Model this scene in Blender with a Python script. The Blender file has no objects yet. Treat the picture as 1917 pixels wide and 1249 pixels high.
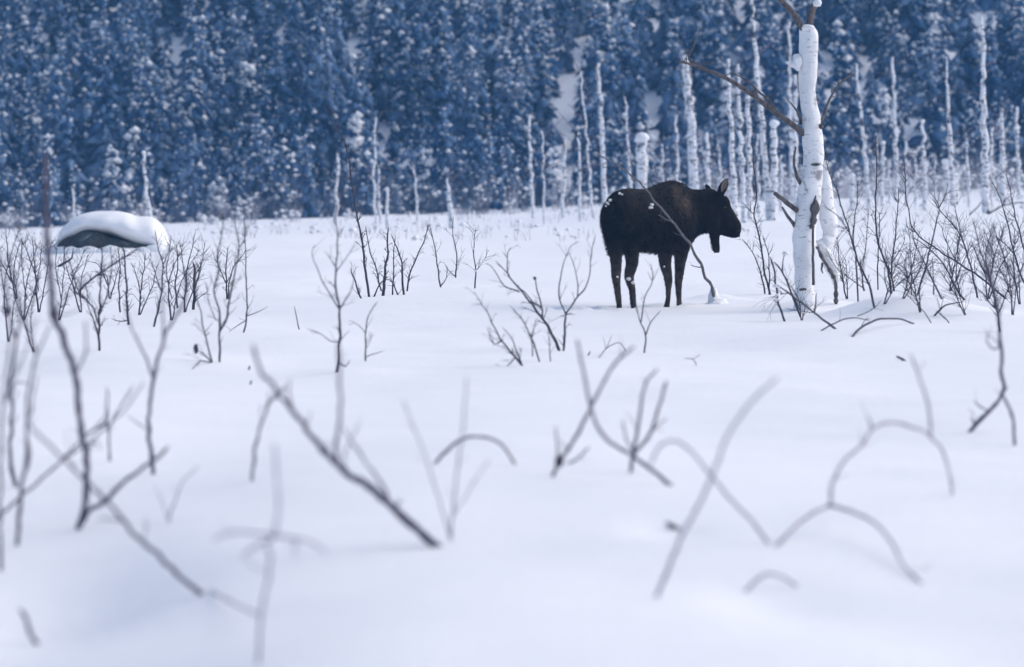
import bpy, bmesh, math, random
import numpy as np
from mathutils import Vector, noise
from mathutils.bvhtree import BVHTree

random.seed(11)
RNG = np.random.default_rng(11)
SC = bpy.context.scene
COL = SC.collection

# ------------------------------------------------------------------ camera
CAM = np.array([0.0, 0.0, 2.0])
FPX, CX, CY, HOR = 7189.0, 958.5, 624.5, 300.0
PITCH = math.atan((CY - HOR) / FPX)
cd = bpy.data.cameras.new('camera'); cam = bpy.data.objects.new('camera', cd); COL.objects.link(cam)
cd.lens = 135.0; cd.sensor_width = 36.0; cd.clip_start = 0.1; cd.clip_end = 2000
cam.location = CAM; cam.rotation_euler = (math.pi / 2 - PITCH, 0, 0)
cd.dof.use_dof = True; cd.dof.focus_distance = 57.0; cd.dof.aperture_fstop = 1.7
SC.camera = cam

# ------------------------------------------------------------------ light
SUN_EL, SUN_AZ = math.radians(40), math.radians(70)     # azimuth from +Y towards +X
w = bpy.data.worlds.new('World'); SC.world = w; w.use_nodes = True
nt = w.node_tree; nt.nodes.clear()
sky = nt.nodes.new('ShaderNodeTexSky'); sky.sky_type = 'NISHITA'; sky.sun_disc = False
sky.sun_elevation = SUN_EL; sky.sun_rotation = SUN_AZ; sky.air_density = 1.0; sky.dust_density = 3.0; sky.ozone_density = 1.5
bg = nt.nodes.new('ShaderNodeBackground'); bg.inputs['Strength'].default_value = 0.145
out = nt.nodes.new('ShaderNodeOutputWorld')
nt.links.new(sky.outputs[0], bg.inputs[0]); nt.links.new(bg.outputs[0], out.inputs[0])
sl = bpy.data.lights.new('sun', 'SUN'); sl.energy = 1.25; sl.angle = math.radians(100); sl.color = (1.0, 0.96, 0.93)
so = bpy.data.objects.new('sun', sl); COL.objects.link(so)
sd = Vector((math.sin(SUN_AZ) * math.cos(SUN_EL), math.cos(SUN_AZ) * math.cos(SUN_EL), math.sin(SUN_EL)))
so.rotation_euler = sd.to_track_quat('Z', 'Y').to_euler(); so.location = (0, 0, 60)
vs = SC.view_settings
vs.view_transform = 'Standard'; vs.look = 'None'; vs.exposure = 0.28; vs.gamma = 1.0; vs.use_curve_mapping = False
SC.render.engine = 'CYCLES'
SC.cycles.max_bounces = 5; SC.cycles.diffuse_bounces = 3; SC.cycles.volume_bounces = 1
SC.cycles.use_denoising = True

# ------------------------------------------------------------------ projection helpers
_f = np.array([0, math.cos(PITCH), -math.sin(PITCH)]); _u = np.array([0, math.sin(PITCH), math.cos(PITCH)]); _r = np.array([1.0, 0, 0])
def P(px, py, D):
    """point at ground distance D (metres) seen in direction (px, py)"""
    d = _f + _r * ((px - CX) / FPX) + _u * ((CY - py) / FPX)
    return CAM + d * (D / d[1])

def smooth(a, b, x):
    t = np.clip((x - a) / (b - a), 0, 1); return t * t * (3 - 2 * t)
def vnoise(x, y, seed=0):
    x = np.asarray(x, float); y = np.asarray(y, float)
    xi = np.floor(x).astype(np.int64); yi = np.floor(y).astype(np.int64)
    fx = x - xi; fy = y - yi
    fx = fx * fx * fx * (fx * (fx * 6 - 15) + 10); fy = fy * fy * fy * (fy * (fy * 6 - 15) + 10)
    def h(a, b):
        n = (a * 374761393 + b * 668265263 + seed * 1442695041) & 0x7fffffff
        n = ((n ^ (n >> 13)) * 1274126177) & 0x7fffffff
        return ((n ^ (n >> 16)) & 0xffff) / 32767.5 - 1.0
    a, b, c, d = h(xi, yi), h(xi + 1, yi), h(xi, yi + 1), h(xi + 1, yi + 1)
    return (a * (1 - fx) + b * fx) * (1 - fy) + (c * (1 - fx) + d * fx) * fy

HILL = 168.0
def wp(px, py):                      # spot on the flat field seen at a pixel
    D = FPX * 2.0 / (py - HOR); p = P(px, py, D); return p[0], p[1]
BUMPS = []                           # (x, y, radius x, radius y, height)
for px, py, rx, ry, h in ((1690, 600, .75, 1.1, .14), (1338, 566, .35, .5, .10), (1528, 582, .6, .9, .12), (650, 690, .5, .9, .05),
                          (1445, 1096, .3, .6, -.04), (1760, 600, .8, 1.2, .10), (1620, 600, .5, .8, .10), (120, 1060, .55, 1.3, -.13), (60, 1200, .7, .6, -.08),
                          (200, 468, 1.8, 3.0, .14), (560, 640, 1.4, 2.5, .05), (1100, 690, 1.2, 2.0, .05), (1700, 1120, .8, 1.2, -.04),
                          (900, 1120, .8, .9, .05), (1260, 1000, .2, .4, -.04), (250, 680, 1.2, 1.8, .10), (400, 1000, .6, 1.2, .05)):
    x, y = wp(px, py); BUMPS.append((x, y, rx, ry, h))
HOOF = []
def ground(x, y):
    x = np.asarray(x, float); y = np.asarray(y, float)
    t = smooth(60, 150, y)
    z = t * 0.046 * 26 * np.tanh(x / 26.0)
    m = 1 - np.exp(-(((x - 1.9) / 2.2) ** 2 + ((y - 51.6) / 2.6) ** 2))
    far = 1 - .6 * smooth(60, 130, y)
    n = .10 * vnoise(x / 5.3 + 3.1, y / 7.1 + 1.7, 1) + .035 * vnoise(x / 1.9, y / 2.6, 2) * far + .010 * vnoise(x / .7, y / .9, 3) * far
    n = n + .12 * vnoise(x / 19 + .4, y / 23 + .3, 4) * smooth(60, 110, y)
    n = n + .05 * vnoise(x / 1.0, y / 1.2, 7) * smooth(125, 160, y)
    z = z + n * (.12 + .88 * m)
    for bx, by, rx, ry, h in BUMPS:
        z = z + h * np.exp(-(((x - bx) / rx) ** 2 + ((y - by) / ry) ** 2))
    for bx, by in HOOF:
        q = ((x - bx) / .13) ** 2 + ((y - by) / .16) ** 2
        z = z - .11 * np.exp(-q) + .030 * np.exp(-((np.sqrt(q) - 2.0) / .6) ** 2)
    z = z - .32 * smooth(.3, 3.0, -x) * (1 - smooth(17, 31, y)) - .10 * smooth(.8, 3.0, x) * (1 - smooth(16, 22, y))  # near corners fall away, slope shaped to darken the foreground snow
    hh = np.maximum(0, y - HILL - 5 * vnoise(x / 22, x * 0 + .5, 5))
    z = z + np.minimum(hh * hh / (hh + 14) * .33, 48) + smooth(175, 215, y) * (1.6 * vnoise(x / 13, y / 13, 6))
    return z
def hit(px, py, lo=9.0, hi=165.0):
    D = np.concatenate([np.arange(lo, 70, .04), np.arange(70, hi, .15)])
    d = _f + _r * ((px - CX) / FPX) + _u * ((CY - py) / FPX)
    X = CAM[0] + d[0] * D / d[1]; Z = CAM[2] + d[2] * D / d[1]
    b = np.nonzero(Z - ground(X, D) <= 0)[0]
    return float(D[b[0]]) if len(b) else hi

# ------------------------------------------------------------------ materials
def mat(name):
    m = bpy.data.materials.new(name); m.use_nodes = True; n = m.node_tree
    n.nodes.clear(); o = n.nodes.new('ShaderNodeOutputMaterial'); b = n.nodes.new('ShaderNodeBsdfPrincipled')
    n.links.new(b.outputs[0], o.inputs[0]); return m, n, b
def nd(n, t, **kw):
    x = n.nodes.new(t)
    for k, v in kw.items():
        if k in x.inputs: x.inputs[k].default_value = v
        else: setattr(x, k, v)
    return x
def ramp(n, src, stops):
    r = n.nodes.new('ShaderNodeValToRGB'); e = r.color_ramp.elements
    e[0].position, e[0].color = stops[0][0], (*stops[0][1], 1); e[1].position, e[1].color = stops[1][0], (*stops[1][1], 1)
    for p, c in stops[2:]:
        q = e.new(p); q.color = (*c, 1)
    n.links.new(src, r.inputs[0]); return r.outputs[0]
def tex(n, scale, detail=3, rough=.55, stretch=(1, 1, 1), coord='Object'):
    tc = n.nodes.new('ShaderNodeTexCoord'); mp = nd(n, 'ShaderNodeMapping'); mp.inputs['Scale'].default_value = stretch
    n.links.new(tc.outputs[coord], mp.inputs[0])
    t = nd(n, 'ShaderNodeTexNoise', Scale=scale, Detail=detail, Roughness=rough); n.links.new(mp.outputs[0], t.inputs[0])
    return t.outputs[0]
def bump(n, b, src, strength, dist):
    x = nd(n, 'ShaderNodeBump', Strength=strength, Distance=dist); n.links.new(src, x.inputs['Height']); n.links.new(x.outputs[0], b.inputs['Normal'])
def mix(n, fac, a, b):
    x = n.nodes.new('ShaderNodeMix'); x.data_type = 'RGBA'
    if isinstance(fac, float): x.inputs[0].default_value = fac
    else: n.links.new(fac, x.inputs[0])
    for i, v in ((6, a), (7, b)):
        if isinstance(v, tuple): x.inputs[i].default_value = (*v, 1)
        else: n.links.new(v, x.inputs[i])
    return x.outputs[2]
M = {}
def m_snow(name, col, sc=9, st=.35):
    m, n, b = mat(name)
    b.inputs['Roughness'].default_value = .75; b.inputs['Specular IOR Level'].default_value = .2
    c = ramp(n, tex(n, 1.3, 5), [(.3, tuple(k * .965 for k in col)), (.7, col)])
    n.links.new(c, b.inputs['Base Color'])
    bump(n, b, tex(n, sc, 7, .72), st, .05); M[name] = m
m_snow('snow', (.88, .885, .91)); m_snow('clump_snow', (.88, .885, .91), 22, .4)
def m_bark(name, a, bb, sc=60):
    m, n, b = mat(name); b.inputs['Roughness'].default_value = .85; b.inputs['Specular IOR Level'].default_value = .15
    s = tex(n, sc, 4, .6, (1, 1, .25)); n.links.new(ramp(n, s, [(.35, a), (.68, bb)]), b.inputs['Base Color'])
    bump(n, b, s, .5, .01); M[name] = m
m_bark('willow', (.034, .029, .043), (.11, .096, .125)); m_bark('brush_twig', (.045, .055, .09), (.13, .15, .21)); m_bark('near_willow', (.06, .056, .085), (.17, .16, .215)); m_bark('pale_stick', (.19, .175, .25), (.36, .34, .44)); m_bark('pale_willow', (.10, .09, .125), (.22, .20, .26))
m_bark('grey_wood', (.06, .058, .066), (.19, .185, .20), 40); m_bark('brown_bark', (.050, .045, .048), (.18, .16, .16), 30)
m_bark('frosted_twig', (.30, .30, .36), (.62, .62, .68), 12)
def m_birch(name, sc, dark, thr, white=(.80, .80, .82)):
    m, n, b = mat(name); b.inputs['Roughness'].default_value = .7; b.inputs['Specular IOR Level'].default_value = .2
    l = tex(n, sc, 4, .6, (1.0, 1.0, 3.2)); p = tex(n, sc * .45, 3, .6, (1, 1, .8))
    f1 = ramp(n, l, [(thr, (0, 0, 0)), (thr + .05, (1, 1, 1))]); f2 = ramp(n, p, [(thr + .02, (0, 0, 0)), (thr + .09, (1, 1, 1))])
    c0 = ramp(n, tex(n, sc * .25, 4), [(.3, tuple(k * .86 for k in white)), (.65, white)])
    c1 = mix(n, f1, c0, dark); c2 = mix(n, f2, c1, tuple(k * .7 for k in dark))
    n.links.new(c2, b.inputs['Base Color']); bump(n, b, l, .4, .02); M[name] = m
m_birch('birch', 9, (.50, .48, .51), .59, (.88, .88, .90)); m_birch('far_birch', 6.0, (.09, .09, .12), .552, (.86, .86, .89))
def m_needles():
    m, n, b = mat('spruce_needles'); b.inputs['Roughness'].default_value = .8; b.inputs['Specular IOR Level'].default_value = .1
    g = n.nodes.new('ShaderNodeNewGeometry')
    c = ramp(n, g.outputs['Random Per Island'], [(.0, (.005, .022, .068)), (.45, (.013, .052, .138)), (.78, (.036, .105, .23)), (1.0, (.18, .28, .43))])  # blue of the hazy distance is put into the needle colours
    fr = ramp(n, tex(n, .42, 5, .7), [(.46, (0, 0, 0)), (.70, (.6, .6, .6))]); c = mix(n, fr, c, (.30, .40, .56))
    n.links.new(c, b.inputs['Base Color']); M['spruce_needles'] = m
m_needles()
def m_rock():
    m, n, b = mat('rock'); b.inputs['Roughness'].default_value = .85
    s = tex(n, 3, 6, .65); n.links.new(ramp(n, s, [(.35, (.028, .035, .038)), (.55, (.058, .068, .072)), (.66, (.12, .13, .13)), (.72, (.6, .6, .64))]), b.inputs['Base Color'])
    bump(n, b, s, .8, .06); M['rock'] = m
m_rock()
def m_fur():
    m, n, b = mat('moose_coat'); b.inputs['Roughness'].default_value = .8; b.inputs['Specular IOR Level'].default_value = .12
    tc = n.nodes.new('ShaderNodeTexCoord'); sp = n.nodes.new('ShaderNodeSeparateXYZ'); n.links.new(tc.outputs['Object'], sp.inputs[0])
    s = tex(n, 4.5, 5, .6); body = ramp(n, s, [(.36, (.006, .005, .006)), (.56, (.012, .009, .009)), (.74, (.034, .024, .021))])
    vm = n.nodes.new('ShaderNodeVectorMath'); vm.operation = 'DISTANCE'; vm.inputs[1].default_value = (.46, .2, 1.46); n.links.new(tc.outputs['Object'], vm.inputs[0])  # brownish sheen on the shoulder, a highlight painted into the coat colour
    pr = nd(n, 'ShaderNodeMapRange'); pr.inputs[1].default_value = .27; pr.inputs[2].default_value = .02; n.links.new(vm.outputs['Value'], pr.inputs[0])
    pm = n.nodes.new('ShaderNodeMath'); pm.operation = 'MULTIPLY'; n.links.new(pr.outputs[0], pm.inputs[0]); n.links.new(s, pm.inputs[1]); body = mix(n, pm.outputs[0], body, (.15, .108, .088))
    leg = ramp(n, tex(n, 12, 4), [(.35, (.030, .022, .019)), (.7, (.105, .080, .068))])
    zr = nd(n, 'ShaderNodeMapRange'); zr.inputs[1].default_value = .95; zr.inputs[2].default_value = .35; n.links.new(sp.outputs[2], zr.inputs[0])
    n.links.new(mix(n, zr.outputs[0], body, leg), b.inputs['Base Color'])
    bump(n, b, tex(n, 45, 4, .6, (1, 1, .35)), .6, .02); M['moose_coat'] = m
    m, n, b = mat('ear_lining'); b.inputs['Base Color'].default_value = (.17, .135, .12, 1); b.inputs['Roughness'].default_value = .9; M['ear_lining'] = m
    m, n, b = mat('eye_gloss'); b.inputs['Base Color'].default_value = (.01, .008, .008, 1); b.inputs['Roughness'].default_value = .1; M['eye_gloss'] = m
m_fur()

# ------------------------------------------------------------------ mesh helpers
class MB:
    def __init__(s): s.v, s.f, s.n = [], [], 0
    def add(s, v, f):
        v = np.asarray(v, float); s.v.append(v); s.f += [tuple(i + s.n for i in q) for q in f]; s.n += len(v)
    def tube(s, pts, rad, sides=6, cap=True, rough=0.0):
        pts = np.asarray(pts, float); k = len(pts)
        t = np.gradient(pts, axis=0); t /= np.linalg.norm(t, axis=1)[:, None] + 1e-9
        ref = np.array([0.31, 0.9, 0.2]); a = np.cross(t, ref); a /= np.linalg.norm(a, axis=1)[:, None] + 1e-9
        b = np.cross(t, a); ang = np.linspace(0, 2 * math.pi, sides, endpoint=False)
        rr = np.repeat(np.asarray(rad)[:, None], sides, 1)
        if rough: rr = rr * (1 + rough * RNG.uniform(-1, 1, rr.shape))
        v = pts[:, None] + rr[..., None] * (np.cos(ang)[None, :, None] * a[:, None] + np.sin(ang)[None, :, None] * b[:, None])
        v = v.reshape(-1, 3); f = []
        for i in range(k - 1):
            for j in range(sides):
                j2 = (j + 1) % sides
                f.append((i * sides + j, i * sides + j2, (i + 1) * sides + j2, (i + 1) * sides + j))
        if cap:
            f.append(tuple(range(sides))[::-1]); f.append(tuple((k - 1) * sides + j for j in range(sides)))
        s.add(v, f)
    def lump(s, c, r, squash=(1, 1, .7), amp=.22, sub=2, seed=None):
        v, f = ICO[sub]; sd = random.random() * 99 if seed is None else seed
        d = np.array([1 + amp * noise.noise(Vector(p) * 1.7 + Vector((sd, sd, sd))) + amp * .5 * noise.noise(Vector(p) * 4 + Vector((sd, 0, sd))) for p in v])
        s.add(np.asarray(c) + v * d[:, None] * r * np.asarray(squash), f)
    def build(s, name, m, parent=None, origin=(0, 0, 0), flat=False):
        me = bpy.data.meshes.new(name)
        v = np.concatenate(s.v) - np.asarray(origin, float)
        me.from_pydata(v.tolist(), [], s.f); me.materials.append(M[m])
        if not flat: me.polygons.foreach_set('use_smooth', np.ones(len(me.polygons), bool))
        o = bpy.data.objects.new(name, me); COL.objects.link(o)
        if parent is not None: o.parent = parent
        else: o.location = origin
        return o
ICO = {}
for sub in (1, 2, 3):
    bm = bmesh.new(); bmesh.ops.create_icosphere(bm, subdivisions=sub, radius=1); bm.verts.ensure_lookup_table()
    ICO[sub] = (np.array([v.co[:] for v in bm.verts]), [tuple(v.index for v in q.verts) for q in bm.faces]); bm.free()

def tag(o, label, cat, group=None, kind=None):
    if kind: o['kind'] = kind
    if label: o['label'] = label
    if cat: o['category'] = cat
    if group: o['group'] = group
    return o
def empty(name, loc, label, cat, group=None):
    o = bpy.data.objects.new(name, None); COL.objects.link(o); o.location = loc; o.empty_display_size = .2
    return tag(o, label, cat, group)
def spline(pts, step):
    """Catmull-Rom through pts (N x k), resampled"""
    p = np.asarray(pts, float)
    if len(p) == 2: p = np.array([p[0], (p[0] + p[1]) / 2, p[1]])
    q = np.vstack([2 * p[0] - p[1], p, 2 * p[-1] - p[-2]]); o = []
    for i in range(1, len(q) - 2):
        k = max(2, int(np.linalg.norm(q[i + 1][:3] - q[i][:3]) / step))
        t = np.linspace(0, 1, k, endpoint=False)[:, None]
        a, b, c, d = q[i - 1], q[i], q[i + 1], q[i + 2]
        o.append(.5 * (2 * b + (c - a) * t + (2 * a - 5 * b + 4 * c - d) * t ** 2 + (3 * b - a - 3 * c + d) * t ** 3))
    o.append(q[-2][None]); return np.vstack(o)

# ------------------------------------------------------------------ the setting
HOOFPX = [(1159, 50.9), (1185, 51.25), (1248, 52.0), (1271, 52.25)]
for px, D in HOOFPX:
    p = P(px, 580, D); HOOF.append((p[0], p[1]))
for px, D in ((1128, 50.5), (1098, 50.75), (1062, 50.35), (1030, 50.6)):
    p = P(px, 580, D); HOOF.append((p[0], p[1]))
def axis(parts):
    o = []
    for a, b, s in parts: o.append(np.arange(a, b - 1e-6, s))
    o.append([parts[-1][1]]); return np.concatenate(o)
xs = axis([(-160, -60, 10), (-60, -20, 2), (-20, -8, .5), (-8, 8, .11), (8, 20, .5), (20, 60, 2), (60, 160, 10)])
ys = axis([(-90, -10, 8), (-10, 10, 1), (10, 30, .13), (30, 66, .16), (66, 180, .5), (180, 260, 1.5), (260, 420, 8)])
X, Y = np.meshgrid(xs, ys); Z = ground(X, Y); nx, ny = len(xs), len(ys)
idx = np.arange(nx * ny).reshape(ny, nx)
q = np.stack([idx[:-1, :-1], idx[:-1, 1:], idx[1:, 1:], idx[1:, :-1]], -1).reshape(-1, 4)
me = bpy.data.meshes.new('snow_ground'); me.from_pydata(np.stack([X, Y, Z], -1).reshape(-1, 3).tolist(), [], q.tolist())
me.polygons.foreach_set('use_smooth', np.ones(len(me.polygons), bool)); me.materials.append(M['snow'])
go = bpy.data.objects.new('snow_ground', me); COL.objects.link(go); tag(go, 'deep soft snow covering the open meadow and hillside', None, kind='structure')

# haze: the cold misty air between here and the hill
bm = bmesh.new(); bmesh.ops.create_cube(bm, size=1)
for v in bm.verts: v.co = Vector((v.co.x * 340, v.co.y * 530 + 165, v.co.z * 68 + 30))
me = bpy.data.meshes.new('haze'); bm.to_mesh(me); bm.free()
hm = bpy.data.materials.new('haze'); hm.use_nodes = True; n = hm.node_tree; n.nodes.clear()
ho = n.nodes.new('ShaderNodeOutputMaterial'); pv = n.nodes.new('ShaderNodeVolumePrincipled')
pv.inputs['Color'].default_value = (.22, .54, 1.0, 1); pv.inputs['Density'].default_value = .00055
n.links.new(pv.outputs[0], ho.inputs['Volume']); me.materials.append(hm)
hz = bpy.data.objects.new('haze', me); COL.objects.link(hz); tag(hz, 'thin blue frosty haze filling the valley air', None, kind='stuff')

def tri_mesh(name, V, F, mats, mi=None, smooth_=True):
    me = bpy.data.meshes.new(name); nv, nf = len(V), len(F)
    me.vertices.add(nv); me.vertices.foreach_set('co', V.astype(np.float32).ravel())
    me.loops.add(nf * 3); me.loops.foreach_set('vertex_index', F.astype(np.int32).ravel())
    me.polygons.add(nf); me.polygons.foreach_set('loop_start', np.arange(0, nf * 3, 3, dtype=np.int32))
    if mi is not None: me.polygons.foreach_set('material_index', mi.astype(np.int32))
    me.polygons.foreach_set('use_smooth', np.full(nf, smooth_))
    for k in mats: me.materials.append(M[k])
    me.update(calc_edges=True); o = bpy.data.objects.new(name, me); COL.objects.link(o); return o

# spruce wood on the hillside: thousands of small snow-loaded spruces, one mass
def forest():
    T = []
    CL = []                              # small clearings and gullies on the slope
    for px, py, hw, hl in ((1085, 95, .7, 9), (1045, 190, .5, 8), (1195, 205, .8, 9), (1612, 125, .75, 10), (1722, 30, .45, 8), (1790, 25, .5, 8), (1818, 115, .5, 8), (30, 100, .4, 7), (165, 95, .5, 8), (1300, 270, .7, 8), (870, 100, .6, 8), (520, 190, .6, 8), (1640, 285, .7, 8), (680, 120, .5, 8), (350, 150, .8, 8), (1450, 60, .6, 9)):
        D = hit(px, py, 150, 238); CL.append((P(px, py, D)[0], D - hl * .75, hw, hl))
    for y in np.arange(157, 230, 1.6):
        for x in np.arange(-38, 38, 1.6):
            xx = x + RNG.uniform(-.85, .85); yy = y + RNG.uniform(-.85, .85)
            dens = vnoise(xx / 7.0 + 9, yy / 9.0, 21) * .35 + vnoise(xx / 2.4, yy / 3.4, 22) * .65
            if dens < -.34 or RNG.random() < .12: continue
            if abs(xx) > yy * .133 + 7: continue
            if any(((xx - a) / w_) ** 2 + ((yy - b) / l_) ** 2 < 1 + .5 * RNG.random() for a, b, w_, l_ in CL): continue
            H = RNG.uniform(2.2, 7.4) * (1 if yy > 168 else .6); T.append((xx, yy, H))
    T = np.array(T); n = len(T); gz = ground(T[:, 0], T[:, 1])
    # one pad: ragged drooping needle fan (8 verts) ; snow lump (octahedron)
    base = np.array([[0, 0, 0], [.45, .30, -.05], [.45, -.30, -.05], [.62, 0, .10], [1.0, .12, -.32], [.98, -.14, -.30], [.5, .22, -.42], [.55, -.2, -.46]])
    bf = np.array([[0, 1, 3], [0, 3, 2], [3, 1, 4], [3, 4, 5], [3, 5, 2], [0, 6, 1], [1, 6, 4], [2, 7, 0], [5, 7, 2]])
    oc = np.array([[1, 0, 0], [0, 1, 0], [-1, 0, 0], [0, -1, 0], [0, 0, .8], [0, 0, -.5]]); of = np.array([[0, 1, 4], [1, 2, 4], [2, 3, 4], [3, 0, 4], [1, 0, 5], [2, 1, 5], [3, 2, 5], [0, 3, 5]])
    pc = (T[:, 2] * 18).astype(int); ti = np.repeat(np.arange(n), pc); N = len(ti)
    h = RNG.random(N) ** 1.15; H = T[ti, 2]
    rad = (1 - h) ** .8 * H * .125 + .13; rad *= RNG.uniform(.5, 1.45, N)
    az = RNG.uniform(0, 2 * math.pi, N); drop = RNG.uniform(.1, .65, N)
    V = base[None] * RNG.uniform(.72, 1.3, (N, 8, 3))
    V[:, :, 0] *= rad[:, None]; V[:, :, 1] *= (rad * RNG.uniform(.5, 1.0, N) + .06)[:, None]; V[:, :, 2] = V[:, :, 2] * (rad * .8 + .12)[:, None] - V[:, :, 0] * drop[:, None]
    ca, sa = np.cos(az)[:, None], np.sin(az)[:, None]
    c0 = np.stack([T[ti, 0], T[ti, 1], gz[ti] + .25 + h * (H - .25)], -1)
    def rot(A): return np.stack([A[..., 0] * ca - A[..., 1] * sa, A[..., 0] * sa + A[..., 1] * ca, A[..., 2]], -1)
    VN = rot(V) + c0[:, None]; FN = (bf[None] + (np.arange(N) * 8)[:, None, None]).reshape(-1, 3)
    # snow carried on the boughs, in drifts: some trees carry a lot
    load = np.clip(.50 + .46 * vnoise(T[:, 0] / 5, T[:, 1] / 6, 31) + .16 * RNG.uniform(-1, 1, n), .05, .9) * np.where(T[:, 1] < 172, .6, 1); heavy = RNG.random(n) < .06; load[heavy] = 1.1
    k = np.repeat(np.arange(N), 3)[RNG.random(N * 3) < np.repeat(load[ti], 3) * .62]; K = len(k)
    s = RNG.uniform(.022, .078, K) * np.where(heavy[ti][k], 1.25, 1) * (1 + 1.2 * (RNG.random(K) < .15)) * (.75 + .6 * load[ti][k]); fr = RNG.uniform(.35, .95, K)
    S = oc[None] * RNG.uniform(.75, 1.25, (K, 6, 3)) * s[:, None, None]; S[:, :, 0] *= 1.15; S[:, :, 2] *= 1.25
    ca, sa = ca[k], sa[k]
    off = np.stack([fr * rad[k], RNG.uniform(-.22, .22, K), -fr * rad[k] * drop[k] + .10 * rad[k] + .03], -1)
    VS = rot(S + off[:, None]) + c0[k][:, None]; FS = (of[None] + (np.arange(K) * 6)[:, None, None]).reshape(-1, 3) + N * 8
    Vv = np.concatenate([VN.reshape(-1, 3), VS.reshape(-1, 3)]); F = np.concatenate([FN, FS])
    mi = np.concatenate([np.zeros(len(FN)), np.ones(len(FS))])
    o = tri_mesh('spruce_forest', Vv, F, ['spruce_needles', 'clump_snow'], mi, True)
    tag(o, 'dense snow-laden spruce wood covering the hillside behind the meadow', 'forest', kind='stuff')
forest()

def brush(name, label, m, spots, hmin, hmax, ntw, r0, snowp):
    pts, tri, mi = [], [], []; nv = 0
    for x, y in spots:
        z = float(ground(x, y)); H = random.uniform(hmin, hmax)
        for k in range(ntw):
            a = random.uniform(0, 6.283); l = H * random.uniform(.4, 1); sp = random.uniform(.05, .4)
            p0 = np.array([x + random.uniform(-.25, .25), y + random.uniform(-.25, .25), z - .05])
            if random.random() < .45: p0[2] += l * .4 * random.random()
            p1 = p0 + np.array([math.cos(a) * sp * l * .5, math.sin(a) * sp * l * .5, l * .55]); p2 = p1 + np.array([math.cos(a + random.uniform(-1, 1)) * sp * l * .7, math.sin(a) * sp * l * .7, l * .45])
            r = r0 * random.uniform(.6, 1.4)
            for (p, rr) in ((p0, r), (p1, r * .8), (p2, r * .4)):
                for j in range(3): pts.append(p + rr * np.array([math.cos(j * 2.094), math.sin(j * 2.094), 0]))
            for i in (0, 3):
                for j in range(3):
                    b = nv + i; j2 = (j + 1) % 3
                    tri += [(b + j, b + j2, b + 3 + j2), (b + j, b + 3 + j2, b + 3 + j)]; mi += [0, 0]
            nv += 9
            if random.random() < snowp:
                c = p1 + (p2 - p1) * random.random(); s = random.uniform(.03, .11)
                for d in ((1.2, 0, 0), (0, 1.2, 0), (-1.2, 0, 0), (0, -1.2, 0), (0, 0, .9), (0, 0, -.5)): pts.append(c + s * np.array(d) * random.uniform(.8, 1.2))
                for f in ((0, 1, 4), (1, 2, 4), (2, 3, 4), (3, 0, 4), (1, 0, 5), (2, 1, 5), (3, 2, 5), (0, 3, 5)): tri.append(tuple(nv + i for i in f)); mi.append(1)
                nv += 6
    o = tri_mesh(name, np.array(pts), np.array(tri), [m, 'clump_snow'], np.array(mi)); tag(o, label, 'brush', kind='stuff')
sp1, sp2, sp3 = [], [], []
for _ in range(430):
    D = random.uniform(150, 172); px = random.uniform(-80, 2000); sp1.append(((px - CX) / FPX * D, D))
for _ in range(180):
    D = random.uniform(136, 172); px = random.triangular(1180, 2050, 1650); sp2.append(((px - CX) / FPX * D, D))
for _ in range(35):
    D = random.uniform(142, 160); px = random.uniform(-60, 1250); sp2.append(((px - CX) / FPX * D, D))
for _ in range(300):
    D = random.uniform(95, 152); px = random.uniform(-60, 2000); sp3.append(((px - CX) / FPX * D, D))
brush('leafless_brush', 'leafless grey brush thicket along the foot of the wood', 'brush_twig', sp1, .5, 2.2, 18, .008, .12)
brush('frosted_brush', 'white frosted brush among the birch trunks', 'frosted_twig', sp2, .4, 1.5, 22, .010, .4)
brush('dry_stalks', 'short dry stalks poking out of the far snow', 'pale_willow', sp3, .12, .45, 4, .006, .2)

# ------------------------------------------------------------------ traced branches
def near_D(branches, px, py, tol=14):
    best = None
    for pp in branches:
        d = np.hypot(pp[:, 0] - px, pp[:, 1] - py); i = int(d.argmin())
        if d[i] < tol and (best is None or d[i] < best[0]): best = (d[i], pp[i, 2])
    return None if best is None else best[1]

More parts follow.
